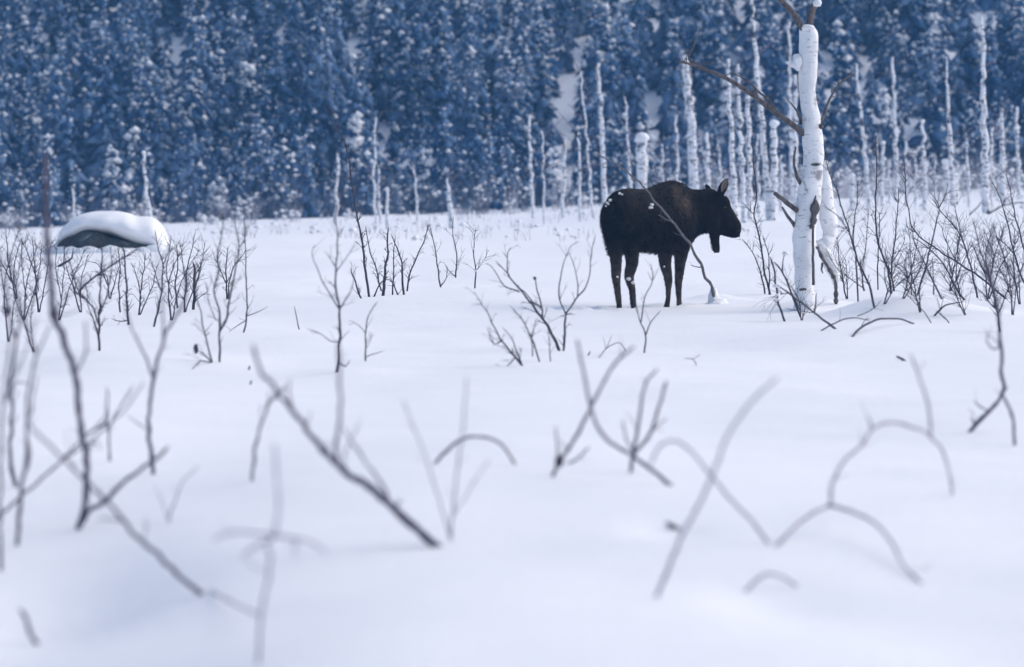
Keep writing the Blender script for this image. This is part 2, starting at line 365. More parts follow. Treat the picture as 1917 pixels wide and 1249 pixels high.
def woody(name, label, cat, branches, m='willow', twigs=0, group=None, D=None, tw_len=(10, 34), tw_w=.38, sides=6, drift=.35, snow=0, lean=None, crook=1.0, scale_w=None):
    """branches: list of (pts [(px,py)...] base first, width0, width1, [flag 'g': far end also stands in the snow])"""
    done = []; far_ = sides == 6
    if m == 'willow' and not far_: m = 'near_willow'
    crook *= 1.7 if far_ else 2.2
    if not far_ and not twigs and len(branches) > 1: twigs = .9; tw_len = (14, 46)
    if scale_w is None: scale_w = .78 if far_ else (.46 if m == 'pale_stick' else .68)
    twigs = twigs * (1.7 if far_ else 1)
    p0 = branches[0][0][0]
    Db = D if D is not None else hit(*p0)
    base = P(p0[0], p0[1], Db); base[2] = float(ground(base[0], base[1]))
    root = empty(name, base, label, cat, group)
    tw = MB(); ntw = 0
    for bi, br in enumerate(branches):
        pts, w0, w1 = br[:3]; flag = br[3] if len(br) > 3 else ''
        pts = np.array(pts, float)
        att = near_D(done, *pts[0]) if bi else None
        Ds = att if att is not None else (Db if bi == 0 else float(np.clip(hit(*pts[0]), Db - 1.2, Db + 1.2)))
        L = np.hypot(*np.diff(pts, axis=0).T).sum() * Ds / FPX
        De = Ds + random.uniform(-drift, drift) * L
        if lean is not None and bi == 0: De = Ds + lean
        if 'g' in flag: De = float(np.clip(hit(*pts[-1]), Ds - 3, Ds + 3))
        s = np.concatenate([[0], np.cumsum(np.hypot(*np.diff(pts, axis=0).T))]); s /= s[-1]
        pp = np.column_stack([pts, Ds + (De - Ds) * s])
        sp = spline(pp * np.array([1, 1, 8]), 7) / np.array([1, 1, 8]); k = len(sp); t = np.linspace(0, 1, k)
        sd = random.random() * 50
        jit = np.array([[noise.noise(Vector((sd, i * .35, 0))), noise.noise(Vector((0, i * .35, sd)))] for i in range(k)]) * (w0 * .16 + .5) * crook
        jit *= np.minimum(1, np.minimum(t, 1 - t) * 8)[:, None]
        sp[:, :2] += jit; done.append(sp.copy())
        W = np.array([P(a, b, c) for a, b, c in sp]); r = (w0 + (w1 - w0) * t) * sp[:, 2] / FPX / 2 * scale_w
        r *= 1 + (.12 if far_ else .30) * np.array([noise.noise(Vector((sd + 9, i * .6, 3))) for i in range(k)])
        if att is None:
            d = W[0] - W[1]; d /= np.linalg.norm(d) + 1e-9; d[2] = min(d[2], -.55); g = float(ground(W[0][0], W[0][1]))
            W = np.vstack([W[0] + d * (.18 + max(0, W[0][2] - g)), W]); r = np.concatenate([[r[0]], r])
        if 'g' in flag:
            g = float(ground(W[-1][0], W[-1][1])); W = np.vstack([W, W[-1] - np.array([0, 0, .15 + max(0, W[-1][2] - g)])]); r = np.concatenate([r, [r[-1]]])
        else:
            r = r.copy(); r[-1] *= .45
        mb = MB(); mb.tube(W, r, sides)
        mb.build('stem' if att is None else 'branch', m, root, base)
        if twigs:
            cnt = max(1, int(round(twigs * s[-1] * np.hypot(*np.diff(pts, axis=0).T).sum() / 100)))
            for _ in range(cnt):
                i = random.randint(int(k * .15), k - 2); o = sp[i]; dr = sp[min(i + 1, k - 1), :2] - sp[max(i - 1, 0), :2]
                a = math.atan2(dr[1], dr[0]) + random.choice((-1, 1)) * random.uniform(.35, 1.0); ln = random.uniform(*tw_len)
                up = -math.pi / 2; a = a + .25 * math.sin(up - a)
                dd = random.uniform(-.6, .6) * ln * o[2] / FPX; q = [(o[0], o[1], o[2])]
                for c in (.35, .7, 1.0):
                    a += random.uniform(-.28, .28); q.append((q[-1][0] + math.cos(a) * ln * .34, q[-1][1] + math.sin(a) * ln * .34, o[2] + dd * c))
                Wt = np.array([P(*z) for z in q]); w = max(1.1, (w0 + (w1 - w0) * t[i]) * tw_w) * o[2] / FPX / 2 * scale_w
                tw.tube(Wt, np.array([1, .8, .6, .3]) * w, 4); ntw += 1
                if random.random() < .5:
                    e = q[2]; a2 = a + random.choice((-1, 1)) * random.uniform(.4, .9); l2 = ln * .45
                    tw.tube(np.array([P(*e), P(e[0] + math.cos(a2) * l2 * .5, e[1] + math.sin(a2) * l2 * .5, e[2]), P(e[0] + math.cos(a2 + .2) * l2, e[1] + math.sin(a2 + .2) * l2, e[2])]), np.array([.7, .5, .25]) * w, 4)
    if ntw: tw.build('fine_twigs', m, root, base)['kind'] = 'stuff'
    if snow:
        sm = MB()
        for _ in range(snow):
            dd = random.choice(done); i = random.randint(0, len(dd) - 1); o = P(*dd[i]); sm.lump(o + np.array([0, 0, .01]), random.uniform(.018, .04), (1.3, 1, .7), sub=1)
        sm.build('snow_clumps', 'clump_snow', root, base)['kind'] = 'stuff'
    root['base_D'] = Db
    return root, done
def blob(root, pts, m, name='bud'):
    """dark knots, buds, galls on a stem: (px, py, D, radius px, (sx,sy,sz))"""
    b = root.location
    for px, py, D, r, sq in pts:
        mb = MB(); mb.lump(P(px, py, D), r * D / FPX, sq, .3, 2); mb.build(name, m, root, tuple(b))

# ------------------------------------------------------------------ moose
def moose():
    D0 = 51.6; base = P(1215, 580, D0); base[2] = 0.0
    mb = MB()
    def loft(st, sides=20, top=1.0):
        """st: (px, D, ytop, ybot, half width m, heading angle of axis)"""
        rings = []
        for px, D, yt, yb, hw, th in st:
            a, b = P(px, yt, D), P(px, yb, D); c = (a + b) / 2; hh = (a[2] - b[2]) / 2
            side = np.array([math.sin(th), -math.cos(th), 0]); ang = np.linspace(0, 2 * math.pi, sides, endpoint=False)
            cs, sn = np.cos(ang), np.sin(ang); wd = np.where(sn > 0, 1 - .28 * top * sn ** 2, 1 - .12 * sn ** 2)
            rings.append(c + (cs * wd * hw)[:, None] * side + (sn * hh)[:, None] * np.array([0, 0, 1.0]))
        v = np.vstack(rings); k = len(st); f = []
        for i in range(k - 1):
            for j in range(sides):
                j2 = (j + 1) % sides; f.append((i * sides + j, i * sides + j2, (i + 1) * sides + j2, (i + 1) * sides + j))
        f.append(tuple(range(sides))[::-1]); f.append(tuple((k - 1) * sides + j for j in range(sides))); mb.add(v, f)
    T = math.radians(50)
    loft([(1144, 50.80, 392, 430, .10, T), (1147, 50.85, 373, 448, .20, T), (1155, 50.98, 359, 460, .265, T), (1168, 51.12, 353, 467, .29, T), (1185, 51.30, 352.5, 469, .305, T),
          (1203, 51.48, 354, 470, .315, T), (1220, 51.64, 351, 472, .315, T), (1236, 51.80, 343, 475, .30, T), (1250, 51.94, 338, 478, .285, T), (1263, 52.06, 337.5, 478, .27, T),
          (1276, 52.18, 342, 473, .24, T), (1287, 52.27, 350, 462, .19, T), (1296, 52.35, 362, 448, .11, T)], 24)
    # haunch and shoulder muscle
    def chain(pts, sides=14):
        """tube through (px, py, D, radius px in plane, depth factor)"""
        W = np.array([P(a, b, c) for a, b, c, *_ in pts]); W5 = np.column_stack([W, [p[3] * p[2] / FPX for p in pts], [p[4] if len(p) > 4 else 1 for p in pts]])
        S = spline(W5, .05); c = S[:, :3]; t = np.gradient(c, axis=0); t /= np.linalg.norm(t, axis=1)[:, None]
        dep = np.array([0, 1.0, 0]) - t * t[:, 1:2]; dep /= np.linalg.norm(dep, axis=1)[:, None]; sid = np.cross(t, dep)
        ang = np.linspace(0, 2 * math.pi, sides, endpoint=False); r = np.maximum(S[:, 3], .004)
        v = c[:, None] + (r * S[:, 4])[:, None, None] * np.sin(ang)[None, :, None] * dep[:, None] + r[:, None, None] * np.cos(ang)[None, :, None] * sid[:, None]
        k = len(S); f = []
        for i in range(k - 1):
            for j in range(sides):
                j2 = (j + 1) % sides; f.append((i * sides + j, i * sides + j2, (i + 1) * sides + j2, (i + 1) * sides + j))
        f.append(tuple(range(sides))[::-1]); f.append(tuple((k - 1) * sides + j for j in range(sides))); mb.add(v.reshape(-1, 3), f)
    # legs: thigh/upper arm, joint, shank, pastern, hoof sunk in the snow
    chain([(1150, 400, 50.95, 22.0, .8), (1148, 432, 50.92, 19.0, .9), (1151, 462, 50.92, 15.4, 1), (1153.5, 485, 50.92, 11.4, 1), (1153.5, 505, 50.93, 10.0), (1153.5, 519, 50.94, 8.9), (1155, 535, 50.92, 6.9), (1157, 552, 50.91, 6.2), (1159, 570, 50.9, 5.3), (1160, 580, 50.9, 5.5), (1160.5, 600, 50.9, 6.7)])
    chain([(1172, 405, 51.15, 24.0, .8), (1178, 440, 51.12, 19.0, .9), (1182, 470, 51.15, 14.2, 1), (1183, 495, 51.18, 11.7, 1), (1178, 513, 51.22, 9.8), (1178.5, 524, 51.24, 8.4), (1183, 538, 51.24, 6.9), (1184.5, 555, 51.25, 6.1), (1186, 572, 51.25, 5.5), (1187, 580, 51.25, 5.7), (1187, 600, 51.25, 6.7)])
    chain([(1248, 400, 51.75, 22.0, .6), (1246, 440, 51.78, 18.0, .7), (1245, 472, 51.85, 14.2, .9), (1246, 495, 51.9, 11.1), (1250, 514, 51.95, 8.7), (1251.5, 526, 51.97, 7.9), (1251.5, 540, 52.0, 5.5), (1251, 556, 52.0, 4.7), (1249.5, 568, 52.0, 5.2), (1248, 576, 52.0, 6.0), (1247.5, 600, 52.0, 6.7)])
    chain([(1276, 405, 52.1, 20.0, .7), (1276, 445, 52.12, 19.4, .8), (1275, 474, 52.15, 13.7, .9), (1273, 495, 52.2, 10.3), (1271.5, 515, 52.22, 8.3), (1270.5, 526, 52.24, 7.4), (1270.5, 542, 52.25, 6.0), (1271, 556, 52.25, 5.0), (1271.5, 566, 52.25, 4.8), (1272, 574, 52.25, 5.7), (1272.5, 600, 52.25, 6.4)])
    # neck with mane, skull, long drooping muzzle, bell
    T2 = math.radians(18)
    loft([(1268, 52.10, 346, 466, .20, T), (1284, 52.20, 350, 458, .185, math.radians(38)), (1298, 52.27, 354, 447, .165, math.radians(28)), (1312, 52.31, 354, 439, .15, T2), (1326, 52.34, 352, 436, .135, T2), (1338, 52.36, 354, 434, .12, T2), (1346, 52.37, 362, 428, .09, T2)], 20)
    chain([(1330, 376, 52.35, 20, .75), (1341, 386, 52.36, 26, .62), (1351, 399, 52.37, 22.5, .60), (1361, 410, 52.38, 19.0, .62), (1368.5, 419, 52.39, 17.0, .66), (1374, 426, 52.39, 15.6, .75), (1378, 433, 52.39, 12.2, .8), (1381, 438, 52.39, 7, .8)], 18)
    chain([(1328, 428, 52.36, 9, .6), (1345, 431, 52.37, 8.5, .6), (1360, 436, 52.38, 7, .7), (1371, 439.5, 52.39, 6.5, .8), (1380, 440, 52.39, 5.5, .8), (1386, 440.5, 52.39, 3.5, .7)], 12)
    chain([(1336, 425, 52.36, 12, .5), (1337.5, 440, 52.36, 10.2, .45), (1339, 455, 52.36, 8.8, .45), (1341, 466, 52.36, 8.0, .45), (1342, 474, 52.36, 5.5, .45)], 12)
    # ears
    chain([(1347, 367, 52.30, 6, .7), (1350, 359, 52.29, 8.4, .45), (1354, 350, 52.27, 9.2, .32), (1358.5, 341, 52.26, 7.2, .3), (1362, 333, 52.25, 2.4, .4)], 12)
    chain([(1330, 361, 52.42, 5, .7), (1327, 354, 52.46, 5.5, .6), (1323.5, 348, 52.5, 4, .6), (1321, 342.5, 52.54, 1.0, .5)], 12)
    # tail stub, brow
    chain([(1146, 384, 50.74, 6, 1), (1142, 396, 50.68, 6.5, 1), (1142, 408, 50.68, 4, 1), (1142.5, 414, 50.69, 1, 1)], 10)
    chain([(1354, 370, 52.30, 7.5, 1), (1359, 379, 52.31, 8.5, .9), (1361, 389, 52.33, 7.5, .9), (1366, 400, 52.36, 6.5, .9)], 10)
    raw = mb.build('moose_raw', 'moose_coat', None, tuple(base))
    rm = raw.modifiers.new('r', 'REMESH'); rm.mode = 'VOXEL'; rm.voxel_size = .0145; rm.use_smooth_shade = True
    sm = raw.modifiers.new('s', 'SMOOTH'); sm.factor = .5; sm.iterations = 7
    dg = bpy.context.evaluated_depsgraph_get(); me = bpy.data.meshes.new_from_object(raw.evaluated_get(dg)); me.name = 'moose_body'
    bpy.data.objects.remove(raw)
    root = empty('moose', tuple(base), 'dark brown antlerless moose standing hock-deep in the snow, facing right', 'moose')
    me.materials.clear(); me.materials.append(M['moose_coat'])
    me.polygons.foreach_set('use_smooth', np.ones(len(me.polygons), bool))
    bo = bpy.data.objects.new('body', me); COL.objects.link(bo); bo.parent = root
    V = np.zeros(len(me.vertices) * 3); me.vertices.foreach_get('co', V); V = V.reshape(-1, 3)
    Nn = np.zeros(len(V) * 3); me.vertices.foreach_get('normal', Nn); Nn = Nn.reshape(-1, 3)
    # coat: short overlapping guard hairs, longest on hump, mane and bell
    n = 42000; i = RNG.integers(0, len(V), n); p, nn = V[i], Nn[i]
    hz_ = p[:, 2]; L = np.where(hz_ > .75, RNG.uniform(.025, .055, n), RNG.uniform(.010, .022, n))
    hump = (p[:, 0] > .1) & (p[:, 0] < .8) & (hz_ > 1.45); L[hump] *= 1.5
    face = (p[:, 0] > .92); L[face] *= .3; neck = (p[:, 0] > .5) & ~face; L[neck] *= .6
    d = nn * .55 + np.array([-.35, -.25, -.75]) + RNG.normal(0, .22, (n, 3)); d /= np.linalg.norm(d, axis=1)[:, None]
    sd_ = np.cross(d, RNG.normal(0, 1, (n, 3))); sd_ /= np.linalg.norm(sd_, axis=1)[:, None]
    a = p - nn * .004 + sd_ * .0045; b = p - nn * .004 - sd_ * .0045; c = p + d * L[:, None]
    F = np.arange(n * 3).reshape(-1, 3); hv = np.stack([a, b, c], 1).reshape(-1, 3)
    h = tri_mesh('coat_hair', hv, F, ['moose_coat'], None, False); h.parent = root; h['kind'] = 'stuff'
    # things on the surface, found by looking along a line from the camera
    bv = BVHTree.FromPolygons([tuple(v) for v in V], [tuple(q.vertices) for q in me.polygons])
    def surf(px, py):
        d = Vector(P(px, py, 60) - CAM).normalized(); o = Vector(CAM - base); r = bv.ray_cast(o, d)
        return (np.array(r[0]), np.array(r[1])) if r[0] else (None, None)
    for px, py, r in ((1139, 381, .020), (1144.5, 376, .022), (1136.5, 386.5, .016), (1141, 384, .012), (1218.5, 384.5, .022), (1215, 390, .020), (1219, 390, .014), (1160, 364, .018), (1164, 366, .012), (1177.5, 521, .026), (1184, 529, .022), (1155.5, 518, .013), (1244, 498, .012)):
        s, nn = surf(px, py)
        if s is None: continue
        m2 = MB(); m2.lump(s + nn * .018, r, (1.15, .8, 1.0), .35, 2); m2.build('snow_patch', 'clump_snow', root)
    s, nn = surf(1357, 388)
    if s is not None:
        m2 = MB(); m2.lump(s - nn * .006, .022, (1.2, .8, 1), .02, 2); m2.build('eye', 'eye_gloss', root)
    s, nn = surf(1382, 432)
    if s is not None:
        m2 = MB(); m2.lump(s - nn * .012, .018, (1.0, .7, 1.4), .1, 2); m2.build('nostril', 'eye_gloss', root)
    m2 = MB(); c = P(1356.2, 347.5, 52.245) - base
    L_ = [(-5, 12, .6), (-2.2, 4, 4.6), (1.0, -4, 5.2), (4.0, -10, 3.2), (5.4, -13.5, .6)]; k = 52.25 / FPX
    vv = []
    for x, y, ww in L_: vv += [c + np.array([(x - ww) * k, -.008 - .004 * ww, -(y - .3 * ww) * k]), c + np.array([x * k, -.004, -y * k]), c + np.array([(x + ww) * k, -.008 - .004 * ww, -(y + .3 * ww) * k])]
    ff = []
    for i_ in range(4):
        for j in (0, 1): ff.append((i_ * 3 + j, i_ * 3 + j + 1, i_ * 3 + j + 4, i_ * 3 + j + 3))
    m2.add(np.array(vv), ff); m2.build('ear_lining', 'ear_lining', root)
moose()

# ------------------------------------------------------------------ large birch
def slab_trunk(st, D, sides=16, rough=.03, depth=1.0):
    """st: (left px, right px, y)"""
    S = spline(np.array([[(a + b) / 2 , y, (b - a) / 2] for a, b, y in st]), 5); rings = []
    sd = random.random() * 40
    for i, (x, y, r) in enumerate(S):
        c = P(x, y, D); rr = r * D / FPX; ang = np.linspace(0, 2 * math.pi, sides, endpoint=False)
        k = 1 + rough * np.array([noise.noise(Vector((math.cos(a) * 1.6, math.sin(a) * 1.6, i * .22 + sd))) for a in ang]) * 1.6
        rings.append(c + (np.cos(ang) * rr * k)[:, None] * np.array([1, 0, 0]) + (np.sin(ang) * rr * depth * k)[:, None] * np.array([0, 1, 0]))
    k = len(S); f = []
    for i in range(k - 1):
        for j in range(sides):
            j2 = (j + 1) % sides; f.append((i * sides + j, i * sides + j2, (i + 1) * sides + j2, (i + 1) * sides + j))
    f.append(tuple(range(sides))); f.append(tuple((k - 1) * sides + j for j in range(sides))[::-1])
    mb = MB(); mb.add(np.vstack(rings), f); return mb
def big_birch():
    D = hit(1503, 580); base = P(1503, 580, D); base[2] = float(ground(base[0], base[1])); bt = tuple(base)
    root = empty('birch_tree', bt, 'large crooked white birch trunk with broken top standing right of the moose', 'tree')
    st = [(1501, 1516, 46), (1497, 1527, 54), (1496.5, 1532, 66), (1496, 1531.5, 90), (1496, 1530.5, 118), (1495.5, 1529, 145), (1496, 1527, 168), (1498, 1530, 195), (1501, 1536, 222), (1503, 1540, 262), (1505, 1541.5, 300), (1500, 1541, 330), (1494, 1537, 365), (1488, 1531, 400), (1484, 1526, 435), (1485, 1524, 470), (1487, 1523, 505), (1487, 1524, 540), (1485, 1527, 570), (1482, 1531, 592), (1480, 1533, 612)]
    slab_trunk(st, D, 20, .11).build('trunk', 'birch', root, bt)
    def br(pts, w0, w1, m='brown_bark', dd=0.0, sides=8, name='branch'):
        pp = spline(np.array([[x, y, (D - .02) + dd * i / max(1, len(pts) - 1)] for i, (x, y) in enumerate(pts)]), 6); t = np.linspace(0, 1, len(pp))
        sd = random.random() * 30; pp[:, :2] += np.array([[noise.noise(Vector((sd, i * .4, 0))), noise.noise(Vector((sd, 5, i * .4)))] for i in range(len(pp))]) * 1.3 * np.minimum(1, t * 6)[:, None]
        W = np.array([P(*q) for q in pp]); mb = MB(); mb.tube(W, (w0 + (w1 - w0) * t) / 2 * D / FPX * (1 + .12 * np.array([noise.noise(Vector((sd, 7, i * .7))) for i in range(len(pp))])), sides)
        mb.build(name, m, root, bt); return pp
    def tw(pp, n, l0, l1, m='brown_bark'):
        mb = MB()
        for _ in range(n):
            i = random.randint(len(pp) // 4, len(pp) - 1); o = pp[i]; a = random.uniform(-2.9, -.3); l = random.uniform(l0, l1); q = [tuple(o)]
            for c in range(3): a += random.uniform(-.3, .3); q.append((q[-1][0] + math.cos(a) * l / 3, q[-1][1] + math.sin(a) * l / 3, q[-1][2] + random.uniform(-.1, .1)))
            mb.tube(np.array([P(*z) for z in q]), np.array([2.0, 1.6, 1.2, .6]) / 2 * D / FPX, 4)
        mb.build('fine_twigs', m, root, bt)['kind'] = 'stuff'
    a = br([(1506, 250), (1490, 238), (1462, 218), (1430, 194), (1395, 168), (1360, 147), (1325, 132), (1292, 120), (1268, 114)], 13, 4, dd=-.6)
    b = br([(1455, 212), (1440, 188), (1420, 172), (1400, 152), (1375, 138)], 6, 2, dd=-.2); tw(a, 14, 15, 45)
    br([(1330, 134), (1290, 112), (1299, 85), (1312, 52)], 4, 2.2, dd=.2)
    br([(1508, 62), (1497, 44), (1484, 24), (1468, 8), (1446, -14), (1420, -40)], 14, 7, dd=-.3)
    br([(1514, 62), (1516, 40), (1520, 20), (1530, -2), (1544, -40)], 16, 8, dd=.4)
    c = br([(1532, 232), (1541, 220), (1551, 190), (1570, 160), (1588, 143), (1600, 137)], 7, 2, dd=.5); tw(c, 5, 12, 30)
    br([(1500, 232), (1494, 210), (1481, 195), (1474, 186)], 5, 2, dd=-.2)
    br([(1500, 400), (1484, 388), (1466, 374), (1451, 362)], 11, 8, 'brown_bark', -.3)
    br([(1490, 428), (1480, 412), (1470, 398), (1464, 388)], 9, 4, 'brown_bark', -.25)
    br([(1500, 345), (1492, 330), (1486, 300), (1490, 275)], 8, 3, 'brown_bark', -.15)
    d = br([(1533, 300), (1530, 340), (1526, 370), (1523, 395), (1522, 430), (1522, 480), (1523, 534)], 3, 6, 'brown_bark', -.32); 
    for z in ((1525, 392, 8, (1, .8, 2.2)), (1523, 412, 6, (1, .8, 1.6)), (1520, 424, 5, (1.2, .8, .9))):
        mb = MB(); mb.lump(P(z[0], z[1], D - .14), z[2] * D / FPX, z[3], .4, 2); mb.build('knot', 'brown_bark', root, bt)
    for x, y, r, sq in ((1537, 237, 5, (1, .7, 1)), (1527, 308, 5, (1.8, .7, .6)), (1503, 542, 5, (1.6, .6, .6))):
        mb = MB(); mb.lump(P(x, y, D - r * .0 - .125), r * D / FPX, sq, .3, 2); mb.build('knot', 'brown_bark', root, bt)
    for x, y, r, sq in ((1486, 121, 8, (1.2, .9, .75)), (1478, 118, 5, (1.3, .9, .8)), (1493, 116, 10, (.9, 1, 1.6)), (1512, 52, 12, (1.1, 1, .5)), (1530, 6, 8, (1, .8, .9)), (1478, 590, 12, (1.5, 1, .6)), (1512, 590, 26, (1.7, 1, .4))):
        mb = MB(); mb.lump(P(x, y, D - .06), r * D / FPX, sq, .3, 3); mb.build('snow_clump', 'clump_snow', root, bt)
    # second broken stem slumped behind the big one
    D2 = D + .55; b2 = P(1552, 560, D2); b2[2] = float(ground(b2[0], b2[1])); b2t = tuple(b2)
    r2 = empty('broken_birch', b2t, 'snow-plastered broken stem slumped against the right side of the large birch', 'dead tree')
    slab_trunk([(1542, 1549, 300), (1537, 1553, 322), (1534, 1558, 352), (1533, 1562, 385), (1536, 1567, 415), (1543, 1566, 440), (1550, 1560, 458), (1554, 1557, 466)], D2, 14, .10).build('stem', 'birch', r2, b2t)
    slab_trunk([(1528, 1538, 450), (1531, 1554, 470), (1538, 1566, 490), (1547, 1571, 508), (1556, 1572, 522), (1560, 1570, 534)], D2 - .1, 12, .12).build('fallen_slab', 'birch', r2, b2t)
    mb = MB(); pp = spline(np.array([[1530, 462, D2 - .28], [1540, 484, D2 - .28], [1550, 500, D2 - .28], [1558, 514, D2 - .28], [1564, 528, D2 - .2], [1565, 550, D2 - .1], [1565, 590, D2 - .1]]), 5)
    mb.tube(np.array([P(*z) for z in pp]), np.linspace(3, 4.5, len(pp)) * D / FPX * (1 + .4 * RNG.uniform(-1, 1, len(pp))), 7); mb.build('torn_bark', 'brown_bark', r2, b2t)
    mb = MB(); pp = spline(np.array([[1540, 492, D2 - .25], [1538, 505, D2 - .25], [1541, 512, D2 - .25]]), 5); mb.tube(np.array([P(*z) for z in pp]), np.linspace(2.5, 1, len(pp)) * D / FPX, 6); mb.build('torn_bark', 'brown_bark', r2, b2t)
    mb = MB(); mb.lump(P(1548, 452, D2 - .05), 12 * D / FPX, (1.2, 1, 1.0), .3, 3); mb.build('snow_clump', 'clump_snow', r2, b2t)
big_birch()

# ------------------------------------------------------------------ birches and snags at the edge of the wood
FAR = [  # (points top -> bottom, width top, width bottom, capped, twigs, label)
 ([(1382, 120), (1386, 235), (1391, 353), (1392, 417)], 6, 11, 0, 1, 'thin dark-flecked birch right of the moose head, leftmost of its trio'),
 ([(1400, 175), (1402, 290), (1404, 410)], 8, 10, 0, 0, 'heavily speckled birch trunk, middle of the trio right of the moose head'),
 ([(1408, -12), (1416, 105), (1424, 190), (1432, 300), (1440, 412)], 6, 13, 0, 1, 'tallest birch between moose and large birch, snow lump halfway up'),
 ([(1450, 233), (1449, 320), (1448, 412)], 12, 14, 1, 0, 'blunt white snag post with round snow cap just left of the large birch'),
 ([(1476, 40), (1478, 170), (1483, 345)], 4, 8, 0, 1, 'very slender birch rising directly beside the large birch, on its left'),
 ([(1489, 140), (1489, 250), (1490, 350)], 7, 9, 0, 0, 'short birch trunk half hidden behind the left edge of the large birch'),
 ([(1603, 120), (1607, 180), (1616, 250), (1627, 392)], 4, 10, 0, 1, 'leaning birch, first tall trunk right of the large birch'),
 ([(1595, 331), (1595, 372)], 9, 10, 1, 0, 'knee-high white stump near the right foot of the large birch'),
 ([(1652, 268), (1652, 384)], 6, 8, 1, 0, 'short white snag left of the slender straight birch on the right'),
 ([(1671, 105), (1676, 235), (1678, 376)], 5, 10, 0, 1, 'slender straight birch, second tall trunk right of the large birch'),
 ([(1695, 262), (1697, 376)], 4, 7, 0, 1, 'thin snag just right of the slender straight birch on the right'),
 ([(1727, 228), (1731, 336), (1732, 394)], 6, 9, 1, 0, 'birch snag with a fat snow lump low on its trunk'),
 ([(1774, 105), (1777, 219), (1784, 352)], 3, 11, 0, 1, 'tapering birch with a pointed bare top at the right'),
 ([(1770, 304), (1772, 378)], 9, 10, 1, 0, 'short stump with hooked snow cap in front of the tapering birch'),
 ([(1808, 250), (1814, 352)], 4, 6, 0, 1, 'thin faint snag left of the thickest right-hand birch'),
 ([(1838, 30), (1842, 110), (1843, 235), (1846, 400)], 5, 18, 0, 1, 'thickest and tallest birch near the right edge'),
 ([(1856, 240), (1858, 376)], 5, 8, 0, 1, 'thin trunk touching the right side of the thickest right-hand birch'),
 ([(1876, 203), (1876, 270), (1878, 372)], 5, 13, 0, 1, 'birch snag swelling towards its foot near the right edge'),
 ([(1903, 200), (1908, 352)], 5, 7, 0, 0, 'clean narrow birch pole at the far right edge'),
 ([(1788, 332), (1790, 376)], 11, 12, 1, 0, 'squat square-topped white stump at the right'),
 ([(990, 220), (993, 300), (998, 398)], 5, 7, 0, 0, 'isolated straight birch pole left of the moose, over open snow'),
 ([(1015, 245), (1019, 385)], 3, 4, 0, 1, 'hair-thin pale sapling left of the moose'),
 ([(1059, 252), (1056, 310), (1054, 385)], 5, 8, 0, 1, 'frosted snag with a side fork left of the moose rump'),
 ([(1084, 248), (1086, 385)], 4, 6, 0, 1, 'pale thin snag between the frosted snag and the leaning birch'),
 ([(1086, 130), (1091, 180), (1097, 240), (1104, 330), (1110, 408)], 3, 6, 0, 1, 'leaning slim birch ending just left of the moose rump'),
 ([(1120, 118), (1123, 170), (1127, 250), (1131, 372)], 6, 11, 0, 1, 'tall birch rising directly behind the moose rump'),
 ([(1170, 180), (1174, 250), (1181, 345)], 3, 6, 0, 1, 'slim dark birch behind the moose back'),
 ([(1201, 262), (1201, 310), (1201, 372)], 19, 22, 1, 0, 'thick white stub with mushroom snow cap behind the moose back'),
 ([(1266, 215), (1268, 345)], 4, 6, 0, 1, 'slim birch left of the thick birch above the moose hump'),
 ([(1282, 103), (1287, 165), (1294, 235), (1299, 372)], 12, 20, 0, 1, 'thick broken-topped birch rising above the moose hump'),
 ([(1323, 248), (1326, 372)], 6, 11, 0, 1, 'short frosted birch above the moose neck'),
 ([(1363, 110), (1368, 235), (1377, 405)], 6, 12, 0, 1, 'speckled birch rising above the moose head'),
 ([(269, 286), (273, 340), (279, 418)], 5, 9, 1, 0, 'lone white pole beside the snow-capped boulder'),
 ([(137, 345), (139, 425)], 4, 5, 0, 0, 'faint pale pole behind the left end of the boulder'),
 ([(631, 288), (629, 405)], 5, 7, 0, 1, 'pale snag in the middle left at the foot of the wood'),
 ([(704, 215), (700, 300), (702, 402)], 3, 6, 0, 1, 'thin tall snag in the cluster left of centre'),
 ([(708, 314), (712, 402)], 4, 6, 0, 1, 'shorter snag in the cluster left of centre'),
 ([(724, 354), (725, 402)], 5, 7, 1, 0, 'low capped stump at the cluster left of centre'),
 ([(776, 310), (781, 404)], 3, 5, 0, 0, 'single thin white pole left of centre'),
 ([(837, 334), (840, 362), (845, 404)], 3, 12, 0, 1, 'cone-shaped snow-coated snag near the middle'),
 ([(1640, 250), (1642, 372)], 3, 5, 0, 1, 'thin grey sapling between the leaning birch and the short snag'),
 ([(1664, 300), (1666, 378)], 4, 6, 0, 0, 'pale sapling touching the slender straight birch'),
 ([(1712, 280), (1714, 374)], 3, 5, 0, 1, 'faint sapling left of the snag with the low snow lump'),
 ([(1750, 290), (1752, 366)], 3, 5, 0, 1, 'faint sapling right of the snag with the low snow lump'),
 ([(1238, 270), (1241, 350)], 4, 6, 0, 1, 'frosted sapling between the mushroom-capped stub and thick birch'),
 ([(1345, 262), (1350, 365)], 4, 6, 0, 1, 'frosted sapling between moose ear and speckled birch'),
 ([(1418, 250), (1420, 400)], 4, 7, 0, 1, 'pale sapling crowded into the trio right of the moose head'),
 ([(1462, 290), (1463, 395)], 4, 7, 0, 0, 'pale broken sapling right of the blunt snag post'),
]
